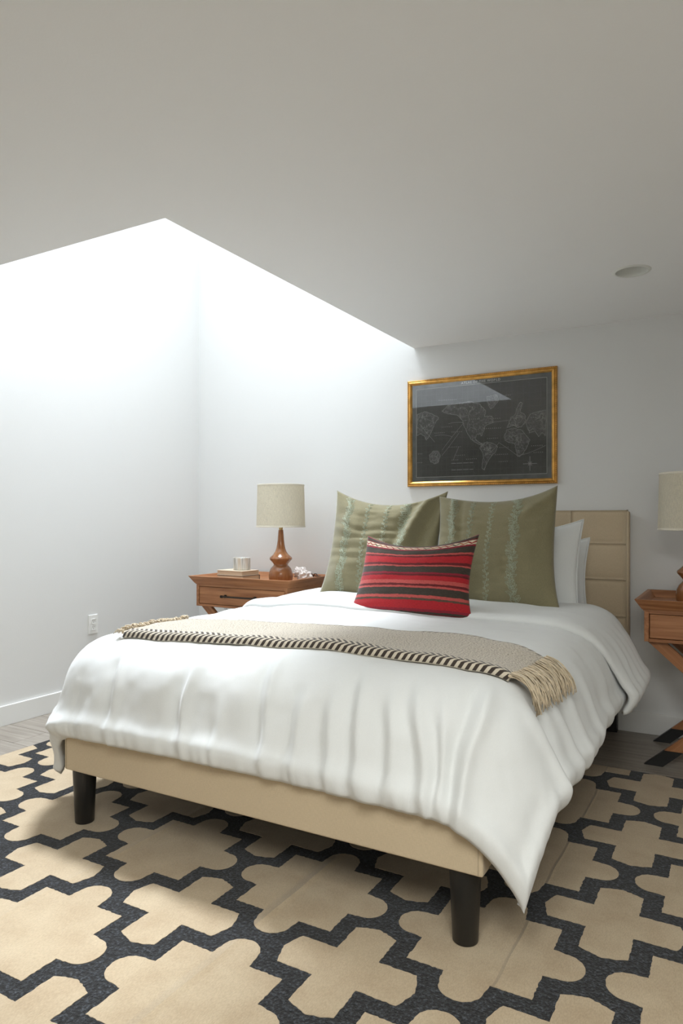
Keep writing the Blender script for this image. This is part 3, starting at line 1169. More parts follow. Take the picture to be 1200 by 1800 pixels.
def pillow(name, f, mats, loc, lean, yaw, n_=64, roll=0.0):
    q = np.linspace(-1, 1, n_)
    q = np.sign(q) * np.abs(q) ** 0.8          # denser at the seams
    Ug, Vg = np.meshgrid(q, q, indexing='ij')
    V, Fc, uvs = [], [], []
    mi = []
    idx = {}
    for s_i, side in enumerate((-1, 1)):
        P = f(Ug, Vg, side)
        for i in range(n_):
            for j in range(n_):
                border = i in (0, n_ - 1) or j in (0, n_ - 1)
                if side > 0 and border:
                    idx[(1, i, j)] = idx[(0, i, j)]
                    continue
                p_ = P[i, j].copy()
                if border:
                    p_[1] += 0.002
                idx[(s_i, i, j)] = len(V)
                V.append(tuple(p_))
                uvs.append(((Ug[i, j] + 1) / 2, (Vg[i, j] + 1) / 2))
        for i in range(n_ - 1):
            for j in range(n_ - 1):
                fc = [idx[(s_i, i, j)], idx[(s_i, i + 1, j)], idx[(s_i, i + 1, j + 1)], idx[(s_i, i, j + 1)]]
                Fc.append(fc if side < 0 else fc[::-1])
                mi.append(s_i)
    me = bpy.data.meshes.new(name)
    me.from_pydata(V, [], Fc)
    me.update()
    ul = me.uv_layers.new(name='UVMap')
    li = np.empty(len(me.loops), dtype=np.int32)
    me.loops.foreach_get('vertex_index', li)
    ul.data.foreach_set('uv', np.array(uvs, dtype=np.float32)[li].ravel())
    for m_ in mats:
        me.materials.append(m_)
    if len(mats) > 1:
        me.polygons.foreach_set('material_index', mi)
    o = link(name, me, None, None, True, loc=loc)
    o.rotation_mode = 'ZYX'
    o.rotation_euler = (-R(lean), R(roll), R(yaw))
    return o


def seam_edge(o, f, mat, rad=0.0035):
    pts = []
    for k in range(160):
        t = k / 160 * 4
        e, w_ = int(t), (t % 1) * 2 - 1
        u, v = ((w_, -1), (1, w_), (-w_, 1), (-1, -w_))[e]
        pts.append(tuple(f(np.array(u), np.array(v), -1)))
    V, Fc = tube_data(pts + [pts[0]], rad, 6)
    return pyd('edge_seam', V, Fc, mat, o, True)


def embroider(o, f, bands):
    """leafy stitched bands: thin cords laid on the front face"""
    for (u0, half, style) in bands:
        rg_ = random.Random(int(u0 * 1000) + 77)
        V, Fc = [], []

        def cord(pts, w_=0.0008):
            u_ = np.array([p_[0] for p_ in pts])
            v_ = np.array([p_[1] for p_ in pts])
            P = f(u_, np.clip(v_, -0.97, 0.97), -1)
            P[:, 1] -= 0.0006
            tube_data([tuple(p_) for p_ in P], w_, 3, V, Fc)

        def leaf(u, v, ang, L, wd):
            c, s = math.cos(ang), math.sin(ang)
            for sg in (-1, 1):
                pts = []
                for q in range(6):
                    t = q / 5
                    a, b_ = L * t, sg * wd * math.sin(math.pi * t)
                    pts.append((u + a * c - b_ * s, v + a * s + b_ * c))
                cord(pts)
            cord([(u, v), (u + L * 0.8 * c, v + L * 0.8 * s)], 0.0006)

        v = -0.93
        # winding stem
        st_ = [(u0 + half * 0.35 * math.sin(q * 0.55 + u0 * 9), -0.95 + 1.9 * q / 70) for q in range(71)]
        cord(st_, 0.0009)
        if style == 'wide':
            while v < 0.93:
                for k in range(4):
                    sg = 1 if k % 2 else -1
                    leaf(u0 + half * 0.2 * math.sin(v * 12), v + 0.02 * k, math.pi / 2 + sg * rg_.uniform(0.45, 1.25), half * rg_.uniform(0.75, 1.1), half * 0.20)
                for k in range(2):
                    cu_, cv_ = u0 + rg_.uniform(-0.55, 0.55) * half, v + rg_.uniform(0, 0.06)
                    rr = half * rg_.uniform(0.12, 0.22)
                    cord([(cu_ + rr * math.cos(a), cv_ + rr * math.sin(a)) for a in np.linspace(0, 5.6, 7)])
                v += 0.095
        else:
            while v < 0.93:
                sg = 1 if int((v + 2) / 0.045) % 2 else -1
                leaf(u0, v, math.pi / 2 + sg * rg_.uniform(0.6, 1.2), half * rg_.uniform(0.9, 1.25), half * 0.3)
                v += 0.045
        eb = pyd('embroidery_band', V, Fc, M['stitch'], o, True)
        eb['label'] = 'pale green stitched leaf band'


def shamR_extra(u, v):
    d = 0.012 * np.exp(-((u + 0.62 + 0.10 * v) / 0.05) ** 2) * sstep(-0.4, 0.4, v) - 0.010 * np.exp(-((u + 0.50 + 0.08 * v) / 0.05) ** 2) * sstep(-0.3, 0.5, v)
    d = d + 0.012 * np.exp(-((v - 0.45 - 0.55 * (u - 0.2)) / 0.10) ** 2) * sstep(0.2, 0.8, u)
    d = d + 0.005 * np.sin(v * 34 + 2 * vn(u * 3, v * 3, 5)) * np.exp(-((v - 0.1) / 0.3) ** 2) * (1 - sstep(-0.7, 0.3, u))
    return d


def shamL_extra(u, v):
    ln = u - 0.62 - 0.30 * (v - 0.6)           # the deep diagonal pleat towards the upper right corner
    d = 0.026 * np.exp(-(ln / 0.09) ** 2) * sstep(-0.9, 0.4, v) - 0.020 * np.exp(-((ln + 0.20) / 0.10) ** 2) * sstep(-0.9, 0.5, v) - 0.022 * np.exp(-((ln - 0.22) / 0.12) ** 2)
    d = d + 0.005 * np.sin(v * 30 + 3 * vn(u * 2, v * 3, 9)) * np.exp(-((v - 0.05) / 0.4) ** 2) * (1 - sstep(0.0, 0.6, u))
    return d


DZ = 0.712         # bedding height at the pillows
fR = pillow_fn(0.60, 0.575, 0.17, (0.055, 0.0, 0.015, 0.012), ((1, 1, -0.012, 0, 0.024), (-1, 1, -0.01, 0, -0.022), (1, -1, 0.035, 0, 0.0)), 0.010, 3, shamR_extra)
shamR = pillow('euro_sham', fR, [M['green']], (-1.045, 3.255, DZ - 0.012), 16, 0)
tag(shamR, 'olive green embroidered square pillow leaning in front of two white pillows', 'pillow', 'olive embroidered pillows')
embroider(shamR, fR, [(-0.70, 0.10, 'wide'), (-0.36, 0.055, 'thin'), (-0.02, 0.055, 'thin'), (0.40, 0.11, 'wide')])
fL = pillow_fn(0.63, 0.57, 0.17, (0.065, 0.0, 0.012, 0.02), ((-1, 1, -0.005, 0.0, 0.02), (1, 1, 0.015, -0.03, 0.01), (-1, -1, -0.03, 0, 0.0)), 0.010, 8, shamL_extra)
shamL = pillow('euro_sham', fL, [M['green']], (-1.645, 3.275, DZ - 0.014), 15, 5)
tag(shamL, 'olive green embroidered square pillow with a deep pleat, nearest the cup', 'pillow', 'olive embroidered pillows')
embroider(shamL, fL, [(-0.66, 0.11, 'wide'), (-0.30, 0.055, 'thin'), (0.06, 0.055, 'thin'), (0.38, 0.11, 'wide')])

fK = pillow_fn(0.58, 0.375, 0.15, (0.05, 0.0, 0.02, 0.02), ((1, 1, 0.0, 0, 0.012), (-1, 1, 0.01, 0, 0.012), (-1, -1, -0.02, 0, 0.0), (1, -1, 0.02, 0, -0.004)), 0.004, 13)
kil = pillow('lumbar_cushion', fK, [M['kilim'], M['kilim_back']], (-1.280, 2.835, 0.682), 22, -4)
tag(kil, 'red and dark brown striped lumbar cushion in front of the green pillows', 'cushion')

# white sleeping pillows
fW = pillow_fn(0.68, 0.42, 0.16, (0.04, 0, 0.02, 0.015), ((1, 1, 0.005, 0, 0.03), (-1, 1, 0, 0, 0.02)), 0.006, 17)
w1 = pillow('bed_pillow', fW, [M['cotton']], (-1.005, 3.435, 0.675), 14, 0, 48)
tag(w1, 'white pillow directly behind the olive green pillow beside the headboard edge', 'pillow', 'white pillows')
seam_edge(w1, fW, M['cotton'])
fW2 = pillow_fn(0.68, 0.36, 0.15, (0.03, 0, 0.02, 0.02), ((1, 1, 0.0, 0, 0.02),), 0.007, 23)
w2p = pillow('bed_pillow', fW2, [M['cotton']], (-1.0, 3.64, 0.645), 10, 0, 48)
tag(w2p, 'lower white pillow rearmost against the beige headboard', 'pillow', 'white pillows')
seam_edge(w2p, fW2, M['cotton'])
fW3 = pillow_fn(0.68, 0.40, 0.16, (0.03, 0, 0.02, 0.02), (), 0.006, 29)
w3 = pillow('bed_pillow', fW3, [M['cotton']], (-1.69, 3.46, 0.665), 14, 0, 48)
tag(w3, 'white pillow glimpsed in the gap between the two olive pillows', 'pillow', 'white pillows')
seam_edge(w3, fW3, M['cotton'])


# ------------------------------------------------------------------ nightstands
def beam(name, p0, p1, w, t, mat, parent, cut=None):
    """board from p0 to p1 (x,z), w wide in the x-z plane, t thick in y; ends cut level"""
    (x0, y, z0), (x1, _, z1) = p0, p1
    dx, dz = x1 - x0, z1 - z0
    L = math.hypot(dx, dz)
    hx = w * L / abs(dz) / 2      # half of the level cut
    # local frame: x along the beam so the grain follows it
    bq = bmesh.new()
    ang = math.atan2(dz, dx)
    pts = [(x0 - hx, z0), (x0 + hx, z0), (x1 + hx, z1), (x1 - hx, z1)]
    c, s = math.cos(-ang), math.sin(-ang)
    loc = []
    for px, pz in pts:
        ex, ez = px - x0, pz - z0
        loc.append((ex * c - ez * s, ex * s + ez * c))
    fr_ = [bq.verts.new((a, -t / 2, b_)) for a, b_ in loc]
    bk = [bq.verts.new((a, t / 2, b_)) for a, b_ in loc]
    bq.faces.new(fr_)
    bq.faces.new(bk[::-1])
    for i in range(4):
        bq.faces.new([fr_[i], bk[i], bk[(i + 1) % 4], fr_[(i + 1) % 4]])
    bmesh.ops.recalc_face_normals(bq, faces=bq.faces)
    bmesh.ops.bevel(bq, geom=bq.edges[:], offset=0.002, segments=2, affect='EDGES')
    o = bmo(name, bq, mat, parent, loc=(x0, y, z0), rot=(0, -ang, 0))
    return o


def nightstand(x0, label, handle_show=True):
    """x0: left end of the tray rim. Built with its front towards -Y."""
    Wt, yf, yb = 0.775, 3.395, 3.925
    t = thing('nightstand', label, 'nightstand', (x0, yf, 0), 0, 'matching wooden nightstands')
    D = yb - yf
    zt, zb = 0.752, 0.705          # rim top / underside
    fl_ = 0.030                    # flare of the rim
    th = 0.018
    wd, wy = M['wood'], M['wood_y']
    # flared rim boards, mitred

    def rim(pts_out, pts_in, mat):
        bq = bmesh.new()
        # pts: (bottom a, bottom b, top b, top a)
        o_ = [bq.verts.new(p_) for p_ in pts_out]
        i_ = [bq.verts.new(p_) for p_ in pts_in]
        bq.faces.new(o_)
        bq.faces.new(i_[::-1])
        for k in range(4):
            bq.faces.new([o_[k], i_[k], i_[(k + 1) % 4], o_[(k + 1) % 4]])
        bmesh.ops.recalc_face_normals(bq, faces=bq.faces)
        bmesh.ops.bevel(bq, geom=bq.edges[:], offset=0.0015, segments=1, affect='EDGES')
        return bmo('tray_rim', bq, mat, t)

    def ring(inset, z):
        return [(inset, inset, z), (Wt - inset, inset, z), (Wt - inset, D - inset, z), (inset, D - inset, z)]
    ob, ot = ring(fl_, zb), ring(0, zt)
    ib, it = ring(fl_ + th, zb), ring(th, zt)
    for k in range(4):
        q = (k + 1) % 4
        rim([ob[k], ob[q], ot[q], ot[k]], [ib[k], ib[q], it[q], it[k]], wd if k % 2 == 0 else wy)
    box('tray_base', fl_ + 0.004, Wt - fl_ - 0.004, fl_ + 0.004, D - fl_ - 0.004, zb - 0.006, zb + 0.013, wd, t)
    # case
    c0, c1, d0, d1, z0, z1 = fl_ + 0.008, Wt - fl_ - 0.008, fl_ + 0.008, D - fl_ - 0.004, 0.560, zb - 0.0065
    pt = 0.020
    for a, b_ in ((c0, c0 + pt), (c1 - pt, c1)):
        box('side_panel', a, b_, d0, d1, z0, z1, wy, t, 0.0015, 1)
    box('back_panel', c0 + pt, c1 - pt, d1 - 0.012, d1, z0, z1, wd, t)
    box('bottom_rail', c0 + pt, c1 - pt, d0, d1 - 0.012, z0, z0 + 0.014, wd, t, 0.001, 1)
    box('top_rail', c0 + pt, c1 - pt, d0 + 0.004, d0 + 0.03, z1 - 0.012, z1, wd, t)
    dr = box('drawer_front', c0 + pt + 0.003, c1 - pt - 0.003, d0 + 0.003, d0 + 0.022, z0 + 0.017, z1 - 0.015, wd, t, 0.0015, 1)
    box('drawer_box', c0 + pt + 0.008, c1 - pt - 0.008, d0 + 0.023, d1 - 0.03, z0 + 0.02, z1 - 0.03, wd, t)
    # bar pull
    hx0, hx1, hy, hz = Wt / 2 - 0.115, Wt / 2 + 0.115, d0 - 0.024, (z0 + z1) / 2 + 0.002
    V, Fc = tube_data([(hx0 - 0.012, hy, hz), (hx1 + 0.012, hy, hz)], 0.0055, 10)
    for xx in (hx0, hx1):
        tube_data([(xx, d0 + 0.003, hz), (xx, hy - 0.001, hz)], 0.006, 10, V, Fc)
        tube_data([(xx, d0 + 0.0028, hz), (xx, d0 - 0.003, hz)], 0.011, 12, V, Fc)
        s_ = -1 if xx == hx0 else 1
        tube_data([(xx + s_ * 0.004, hy, hz), (xx + s_ * 0.009, hy, hz)], 0.0085, 12, V, Fc)
        tube_data([(xx + s_ * 0.012, hy, hz), (xx + s_ * 0.017, hy, hz)], 0.0085, 12, V, Fc)
    hd = pyd('handle', V, Fc, M['bronze'], dr, True)
    sharp(hd, 40)
    hd['label'] = 'dark bronze bar handle'
    # crossed legs, front and rear frame
    for yy, fr_ in ((d0 + 0.035, True), (d1 - 0.045, False)):
        for s in (-1, 1):
            xt, xb_ = (c0 + 0.045, Wt - 0.075) if s < 0 else (c1 - 0.045, 0.075)
            zt_ = z0 - 0.0005
            zk = 0.075
            xk = xb_ + (xt - xb_) * zk / zt_
            yo = yy + (0.0125 if s < 0 else -0.0125)
            lg = beam('leg', (xk, yo, zk), (xt, yo, zt_), 0.052, 0.024, wd, t)
            # dipped black foot continues the board
            hxx = 0.052 * math.hypot(xt - xb_, zt_) / zt_ / 2
            bq = bmesh.new()
            pts = [(xb_ - hxx, 0.001), (xb_ + hxx, 0.001), (xk + hxx, zk), (xk - hxx, zk)]
            f_ = [bq.verts.new((a - xk, -0.0122, b_ - zk)) for a, b_ in pts]
            k_ = [bq.verts.new((a - xk, 0.0122, b_ - zk)) for a, b_ in pts]
            bq.faces.new(f_)
            bq.faces.new(k_[::-1])
            for i in range(4):
                bq.faces.new([f_[i], k_[i], k_[(i + 1) % 4], f_[(i + 1) % 4]])
            bmo('black_foot', bq, M['black'], t, loc=(xk, yo, zk))
    xm = Wt / 2
    box('stretcher', xm - 0.018, xm + 0.018, d0 + 0.06, d1 - 0.07, 0.262, 0.298, wy, t, 0.002, 1)
    # steel corner braces under the case
    for s in (-1, 1):
        xa = c0 + 0.16 if s < 0 else c1 - 0.16
        xe = xa + (0.10 if s < 0 else -0.10)
        V, Fc = [], []
        P_ = [(xa, z0 - 0.004), (xe, z0 - 0.10)]
        for (ax_, az_) in P_:
            V += [(ax_ - 0.0, d0 + 0.065, az_), (ax_ + 0.022, d0 + 0.065, az_), (ax_ + 0.022, d0 + 0.068, az_), (ax_, d0 + 0.068, az_)]
        Fc = [(0, 1, 5, 4), (1, 2, 6, 5), (2, 3, 7, 6), (3, 0, 4, 7), (0, 3, 2, 1), (4, 5, 6, 7)]
        br = pyd('brace', V, Fc, M['steel'], t)
        br['label'] = 'silver metal brace'
    return t, zb + 0.013


nsL, TRAY = nightstand(-3.06, 'wooden nightstand with flared tray top holding books and a cup')
nsR, _ = nightstand(-0.415, 'wooden nightstand beside the headboard, partly out of view, with nothing but a lamp on it')


# ------------------------------------------------------------------ lamps
def table_lamp(x, y, label):
    t = thing('table_lamp', label, 'lamp', (x, y, TRAY), 0, 'matching turned wood lamps')
    z0 = 1.062 - TRAY
    base = [(0.0, 0.0), (0.066, 0.0), (0.070, 0.004), (0.0745, 0.022), (0.0755, 0.045), (0.072, 0.068), (0.063, 0.088), (0.051, 0.101), (0.046, 0.106)]
    lathe('base', base, 56, M['lampwood'], t, loc=(0, 0, 0))
    neck = [(0.0455, 0.106), (0.0445, 0.112), (0.048, 0.119), (0.0575, 0.130), (0.0685, 0.142), (0.0715, 0.149), (0.069, 0.156), (0.060, 0.164), (0.047, 0.176), (0.036, 0.192), (0.0285, 0.212), (0.0235, 0.236), (0.0195, 0.27), (0.0165, 0.31), (0.0150, 0.328), (0.0, 0.3285)]
    lathe('neck', neck, 56, M['lampwood'], t)
    lathe('socket', [(0.0, 0.3287), (0.0125, 0.3287), (0.0125, 0.352), (0.016, 0.354), (0.016, 0.392), (0.0, 0.393)], 24, M['brass'], t)
    h = 0.268
    rb, rt = 0.1525, 0.1455
    sh = lathe('shade', [(rb, 0.0), (rb - (rb - rt) * 0.5, h / 2), (rt, h), (rt - 0.0022, h), (rb - 0.0022 - (rb - rt) * 0.5, h / 2), (rb - 0.0022, 0.0), (rb, 0.0)], 72, M['linen'], t, caps=False, loc=(0, 0, z0))
    for zz, rr in ((0.0, rb), (h - 0.010, rt + 0.0003)):
        lathe('binding', [(rr + 0.0002, zz), (rr + 0.0014, zz + 0.001), (rr + 0.0014, zz + 0.009), (rr + 0.0002, zz + 0.010)], 72, M['shade_trim'], sh, caps=False)
    V, Fc = [], []
    for k in range(3):
        a = 2 * math.pi * k / 3 + 0.5
        tube_data([(0.014 * math.cos(a), 0.014 * math.sin(a), 0.385), ((rt - 0.003) * math.cos(a), (rt - 0.003) * math.sin(a), z0 + h - 0.012)], 0.0015, 6, V, Fc)
    pyd('spider', V, Fc, M['brass'], t, True)
    return t


table_lamp(-2.497, 3.62, 'turned wood table lamp with linen shade beside the cup and books')
table_lamp(-0.186, 3.62, 'turned wood table lamp with linen shade, only its near half in view')


# ------------------------------------------------------------------ books, cup, glasses, tissue
def book(loc, rz, L, Wd, H, cover, label):
    t = thing('book', label, 'book', loc, rz, 'stacked books')
    c = 0.0025
    box('page_block', -L / 2 + 0.004, L / 2 - 0.004, -Wd / 2 + 0.003, Wd / 2 - 0.003, c, H - c, M['page'], t)
    box('front_cover', -L / 2, L / 2, -Wd / 2, Wd / 2, H - c, H, M[cover], t, 0.0007, 1)
    box('back_cover', -L / 2, L / 2, -Wd / 2, Wd / 2, 0, c, M[cover], t, 0.0007, 1)
    box('spine', -L / 2, L / 2, Wd / 2 - 0.003, Wd / 2, c, H - c, M[cover], t)
    return t


book((-2.835, 3.625, TRAY + 0.0005), R(-3), 0.225, 0.165, 0.033, 'book_dark', 'closed dark covered book at the bottom of the stack')
book((-2.838, 3.623, TRAY + 0.034), R(-4), 0.22, 0.16, 0.031, 'book_pale', 'closed pale covered book directly under the cup')
cup = thing('cup', 'white stoneware cup with soft grey and tan stripes on the books', 'cup', (-2.815, 3.635, TRAY + 0.0655))
lathe('cup_body', [(0.0, 0.0), (0.050, 0.0), (0.0545, 0.004), (0.056, 0.012), (0.056, 0.078), (0.0545, 0.0795), (0.0525, 0.078), (0.0515, 0.012), (0.0, 0.007)], 48, M['mug'], cup, caps=False)

# crumpled tissue
bm = bmesh.new()
bmesh.ops.create_icosphere(bm, subdivisions=4, radius=0.045)
for v in bm.verts:
    d = v.co.normalized()
    k = 1 + 0.55 * mnoise.noise(d * 2.6 + Vector((3, 1, 7))) + 0.35 * abs(mnoise.noise(d * 6)) + 0.12 * mnoise.noise(d * 14)
    v.co = Vector((d.x * 0.050 * k, d.y * 0.04 * k, max(-0.03, d.z * 0.040 * k + (0.015 if d.x < 0 else -0.004))))
tis = bmo('crumpled_tissue', bm, M['tissue'], None, False, loc=(-2.408, 3.735, TRAY + 0.031))
tag(tis, 'small crumpled pale pink tissue behind the lamp foot', 'tissue')

gl_ = thing('eyeglasses', 'dark tortoiseshell eyeglasses lying beside the crumpled tissue', 'glasses', (-2.372, 3.80, TRAY), R(-30))


def rim_path(cx, cz, w, h, n_=22):
    out = []
    for k in range(n_ + 1):
        a = 2 * math.pi * k / n_
        out.append((cx + w * math.copysign(abs(math.cos(a)) ** 0.75, math.cos(a)), 0.0, cz + h * math.copysign(abs(math.sin(a)) ** 0.75, math.sin(a))))
    return out


for cx in (-0.034, 0.034):
    tube('lens_rim', rim_path(cx, 0.026, 0.027, 0.0215), 0.0036, M['tortoise'], gl_)
tube('bridge', [(-0.009, 0, 0.033), (0, -0.002, 0.037), (0.009, 0, 0.033)], 0.003, M['tortoise'], gl_)
for s in (-1, 1):
    tube('temple_arm', [(s * 0.061, 0.0, 0.035), (s * 0.066, 0.006, 0.035), (s * 0.063, 0.06, 0.024), (s * 0.05, 0.11, 0.006)], 0.0034, M['tortoise'], gl_)

# ------------------------------------------------------------------ framed map
PX0, PX1, PZ0, PZ1 = -1.771, -0.874, 1.311, 1.957
pic = thing('framed_map', 'framed dark slate world map with a beaded gold frame above the bed', 'picture', ((PX0 + PX1) / 2, YB - 0.001, PZ0))
PWd, PH = PX1 - PX0, PZ1 - PZ0
hwid = PWd / 2
# moulding profile: (inset from the outer edge, depth towards the room)
prof = [(0.0, 0.0), (0.0, 0.016), (0.003, 0.020), (0.006, 0.0205), (0.009, 0.018), (0.012, 0.021), (0.017, 0.0225), (0.022, 0.020), (0.0245, 0.0155), (0.028, 0.014), (0.030, 0.010), (0.030, 0.0)]


def moulding(k):
    V, Fc = [], []
    c = [(-hwid, 0), (hwid, 0), (hwid, PH), (-hwid, PH)]
    inn = [(1, 1), (-1, 1), (-1, -1), (1, -1)]
    for q in (k, (k + 1) % 4):
        for ins, dep in prof:
            V.append((c[q][0] + inn[q][0] * ins, -dep, c[q][1] + inn[q][1] * ins))
    m_ = len(prof)
    for i in range(m_ - 1):
        Fc.append((i, i + 1, m_ + i + 1, m_ + i))
    o = pyd('frame_moulding', V, Fc, M['gold'], pic, True)
    sharp(o, 50)
    # beading along the outer edge
    V, Fc = [], []
    a, b_ = c[k], c[(k + 1) % 4]
    L = math.hypot(b_[0] - a[0], b_[1] - a[1])
    n_ = int(L / 0.0115)
    ux, uz = (b_[0] - a[0]) / L, (b_[1] - a[1]) / L
    nx_, nz_ = -uz, ux
    for i in range(n_):
        s = (i + 0.5) / n_ * L
        px, pz = a[0] + ux * s + nx_ * 0.0045, a[1] + uz * s + nz_ * 0.0045
        base = len(V)
        for e in ((0.0047 * ux, 0, 0.0047 * uz), (0.0036 * nx_, 0, 0.0036 * nz_), (-0.0047 * ux, 0, -0.0047 * uz), (-0.0036 * nx_, 0, -0.0036 * nz_)):
            V.append((px + e[0], -0.0185, pz + e[2]))
        V.append((px, -0.0245, pz))
        Fc += [(base + j, base + (j + 1) % 4, base + 4) for j in range(4)]
    bd = pyd('beading', V, Fc, M['gold_dark'], o, True)
    bd['kind'] = 'stuff'


for k in range(4):
    moulding(k)
box('map_print', -hwid + 0.028, hwid - 0.028, -0.008, -0.002, 0.028, PH - 0.028, M['map'], pic)
FI = 0.03
mw, mh = PWd - 2 * FI, PH - 2 * FI
# margin outside the neat line
mg = 0.026
V, Fc = [], []
for ins in (FI - 0.001, FI + mg):
    V += [(-hwid + ins, -0.0083, ins), (hwid - ins, -0.0083, ins), (hwid - ins, -0.0083, PH - ins), (-hwid + ins, -0.0083, PH - ins)]
Fc = [(i, (i + 1) % 4, 4 + (i + 1) % 4, 4 + i) for i in range(4)]
pyd('map_margin', V, Fc, M['mapedge'], pic)
# map linework, drawn in the neat line's own 0..1 frame (s across, t down)
NX0, NX1, NZ0, NZ1 = -hwid + FI + mg, hwid - FI - mg, FI + mg, PH - FI - mg


def mp_(s, t):
    return NX0 + (NX1 - NX0) * s, NZ1 - (NZ1 - NZ0) * t


LV, LF, GV, GF = [], [], [], []


def stroke(pts, w, V, Fc, y=-0.0087):
    for (a, b_) in zip(pts[:-1], pts[1:]):
        x0, z0 = mp_(*a)
        x1, z1 = mp_(*b_)
        L = math.hypot(x1 - x0, z1 - z0)
        if L < 1e-6:
            continue
        nx_, nz_ = -(z1 - z0) / L * w / 2, (x1 - x0) / L * w / 2
        k = len(V)
        V += [(x0 + nx_, y, z0 + nz_), (x1 + nx_, y, z1 + nz_), (x1 - nx_, y, z1 - nz_), (x0 - nx_, y, z0 - nz_)]
        Fc.append((k, k + 1, k + 2, k + 3))


def z3(pts):
    out = []
    for x, y in pts:
        yt, yb2 = 258 - 0.0994 * (x - 165), 835 - 0.0264 * (x - 170)
        out.append(((x - 168) / 868, (y - yt) / (yb2 - yt)))
    return out


lands = {
    'north_america': [(352, 398), (400, 352), (470, 345), (540, 330), (610, 350), (650, 395), (640, 430), (690, 430), (700, 470), (650, 490), (632, 530), (622, 560), (610, 548), (585, 552), (580, 580), (600, 600), (622, 612), (608, 618), (585, 604), (552, 585), (530, 545), (505, 500), (495, 460), (455, 420), (400, 415)],
    'south_america': [(622, 612), (660, 600), (700, 610), (728, 632), (715, 665), (690, 690), (668, 722), (648, 760), (640, 786), (626, 778), (630, 730), (632, 680), (612, 645)],
    'greenland': [(655, 300), (720, 285), (735, 320), (700, 370), (680, 380), (662, 340)],
    'europe': [(790, 505), (800, 470), (812, 440), (840, 420), (850, 380), (872, 335), (885, 345), (870, 400), (900, 420), (905, 470), (880, 500), (850, 505), (830, 490)],
    'africa': [(770, 560), (790, 520), (830, 510), (880, 520), (910, 560), (930, 590), (915, 630), (895, 670), (868, 700), (852, 695), (845, 650), (838, 612), (800, 605), (775, 590)],
    'asia_east': [(172, 420), (230, 400), (290, 420), (330, 440), (300, 480), (282, 520), (262, 560), (240, 590), (225, 560), (200, 545), (172, 560)],
    'australia': [(262, 690), (290, 660), (322, 660), (340, 690), (325, 735), (300, 745), (270, 730)],
    'asia_west': [(905, 470), (930, 420), (980, 400), (1028, 390), (1028, 560), (1005, 540), (985, 570), (965, 530), (930, 540), (915, 510)],
}
rg = random.Random(4)
m, nt, p = mat_new('map_land_tint')
tc = nd(nt, 'ShaderNodeTexCoord')
n = nd(nt, 'ShaderNodeTexNoise')
n.inputs['Scale'].default_value = 75
n.inputs['Detail'].default_value = 8
n.inputs['Roughness'].default_value = 0.8
nt.links.new(tc.outputs['Object'], n.inputs[0])
r = ramp(nt, [(0.42, (0.11, 0.112, 0.11)), (0.55, (0.19, 0.195, 0.19)), (0.66, (0.58, 0.6, 0.59))])
nt.links.new(n.outputs[0], r.inputs[0])
nt.links.new(r.outputs[0], p.inputs['Base Color'])
p.inputs['Roughness'].default_value = 0.9
p.inputs['Specular IOR Level'].default_value = 0.1
LDV, LDF = [], []
for pl in lands.values():
    q2 = [mp_(*q) for q in z3(pl)]
    k = len(LDV)
    LDV += [(x, -0.0084, z) for x, z in q2]
    LDF += [tuple(k + i for i in t_) for t_ in tessellate_polygon([[Vector((x, z, 0)) for x, z in q2]])]
o = pyd('map_land', LDV, LDF, m, pic)
o['kind'] = 'stuff'


def wob(pts, n_=7, amp=0.006):
    out = []
    for i in range(len(pts)):
        a, b_ = pts[i], pts[(i + 1) % len(pts)]
        for q in range(n_):
            t = q / n_
            out.append((a[0] + (b_[0] - a[0]) * t + rg.uniform(-amp, amp), a[1] + (b_[1] - a[1]) * t + rg.uniform(-amp, amp)))
    return out + [out[0]]


def inside(pt, poly):
    x, y = pt
    r_ = False
    for i in range(len(poly)):
        (x0, y0_), (x1, y1_) = poly[i], poly[i - 1]
        if (y0_ > y) != (y1_ > y) and x < (x1 - x0) * (y - y0_) / (y1_ - y0_) + x0:
            r_ = not r_
    return r_


for nm, pl in lands.items():
    pp = z3(pl)
    stroke(wob(pp, 7, 0.004), 0.0013, LV, LF)
    stroke(wob(pp, 5, 0.007), 0.0008, GV, GF)
    xs_, ys_ = [q[0] for q in pp], [q[1] for q in pp]
    made = 0
    for _ in range(900):
        if made > 46:
            break
        c = (rg.uniform(min(xs_), max(xs_)), rg.uniform(min(ys_), max(ys_)))
        if not inside(c, pp):
            continue
        made += 1
        path = [c]
        an = rg.uniform(0, 6.28)
        for _k in range(9):
            an += rg.uniform(-0.9, 0.9)
            c2 = (path[-1][0] + 0.0075 * math.cos(an), path[-1][1] + 0.011 * math.sin(an))
            if not inside(c2, pp):
                break
            path.append(c2)
        stroke(path, 0.0008, LV if made % 3 == 0 else GV, LF if made % 3 == 0 else GF)
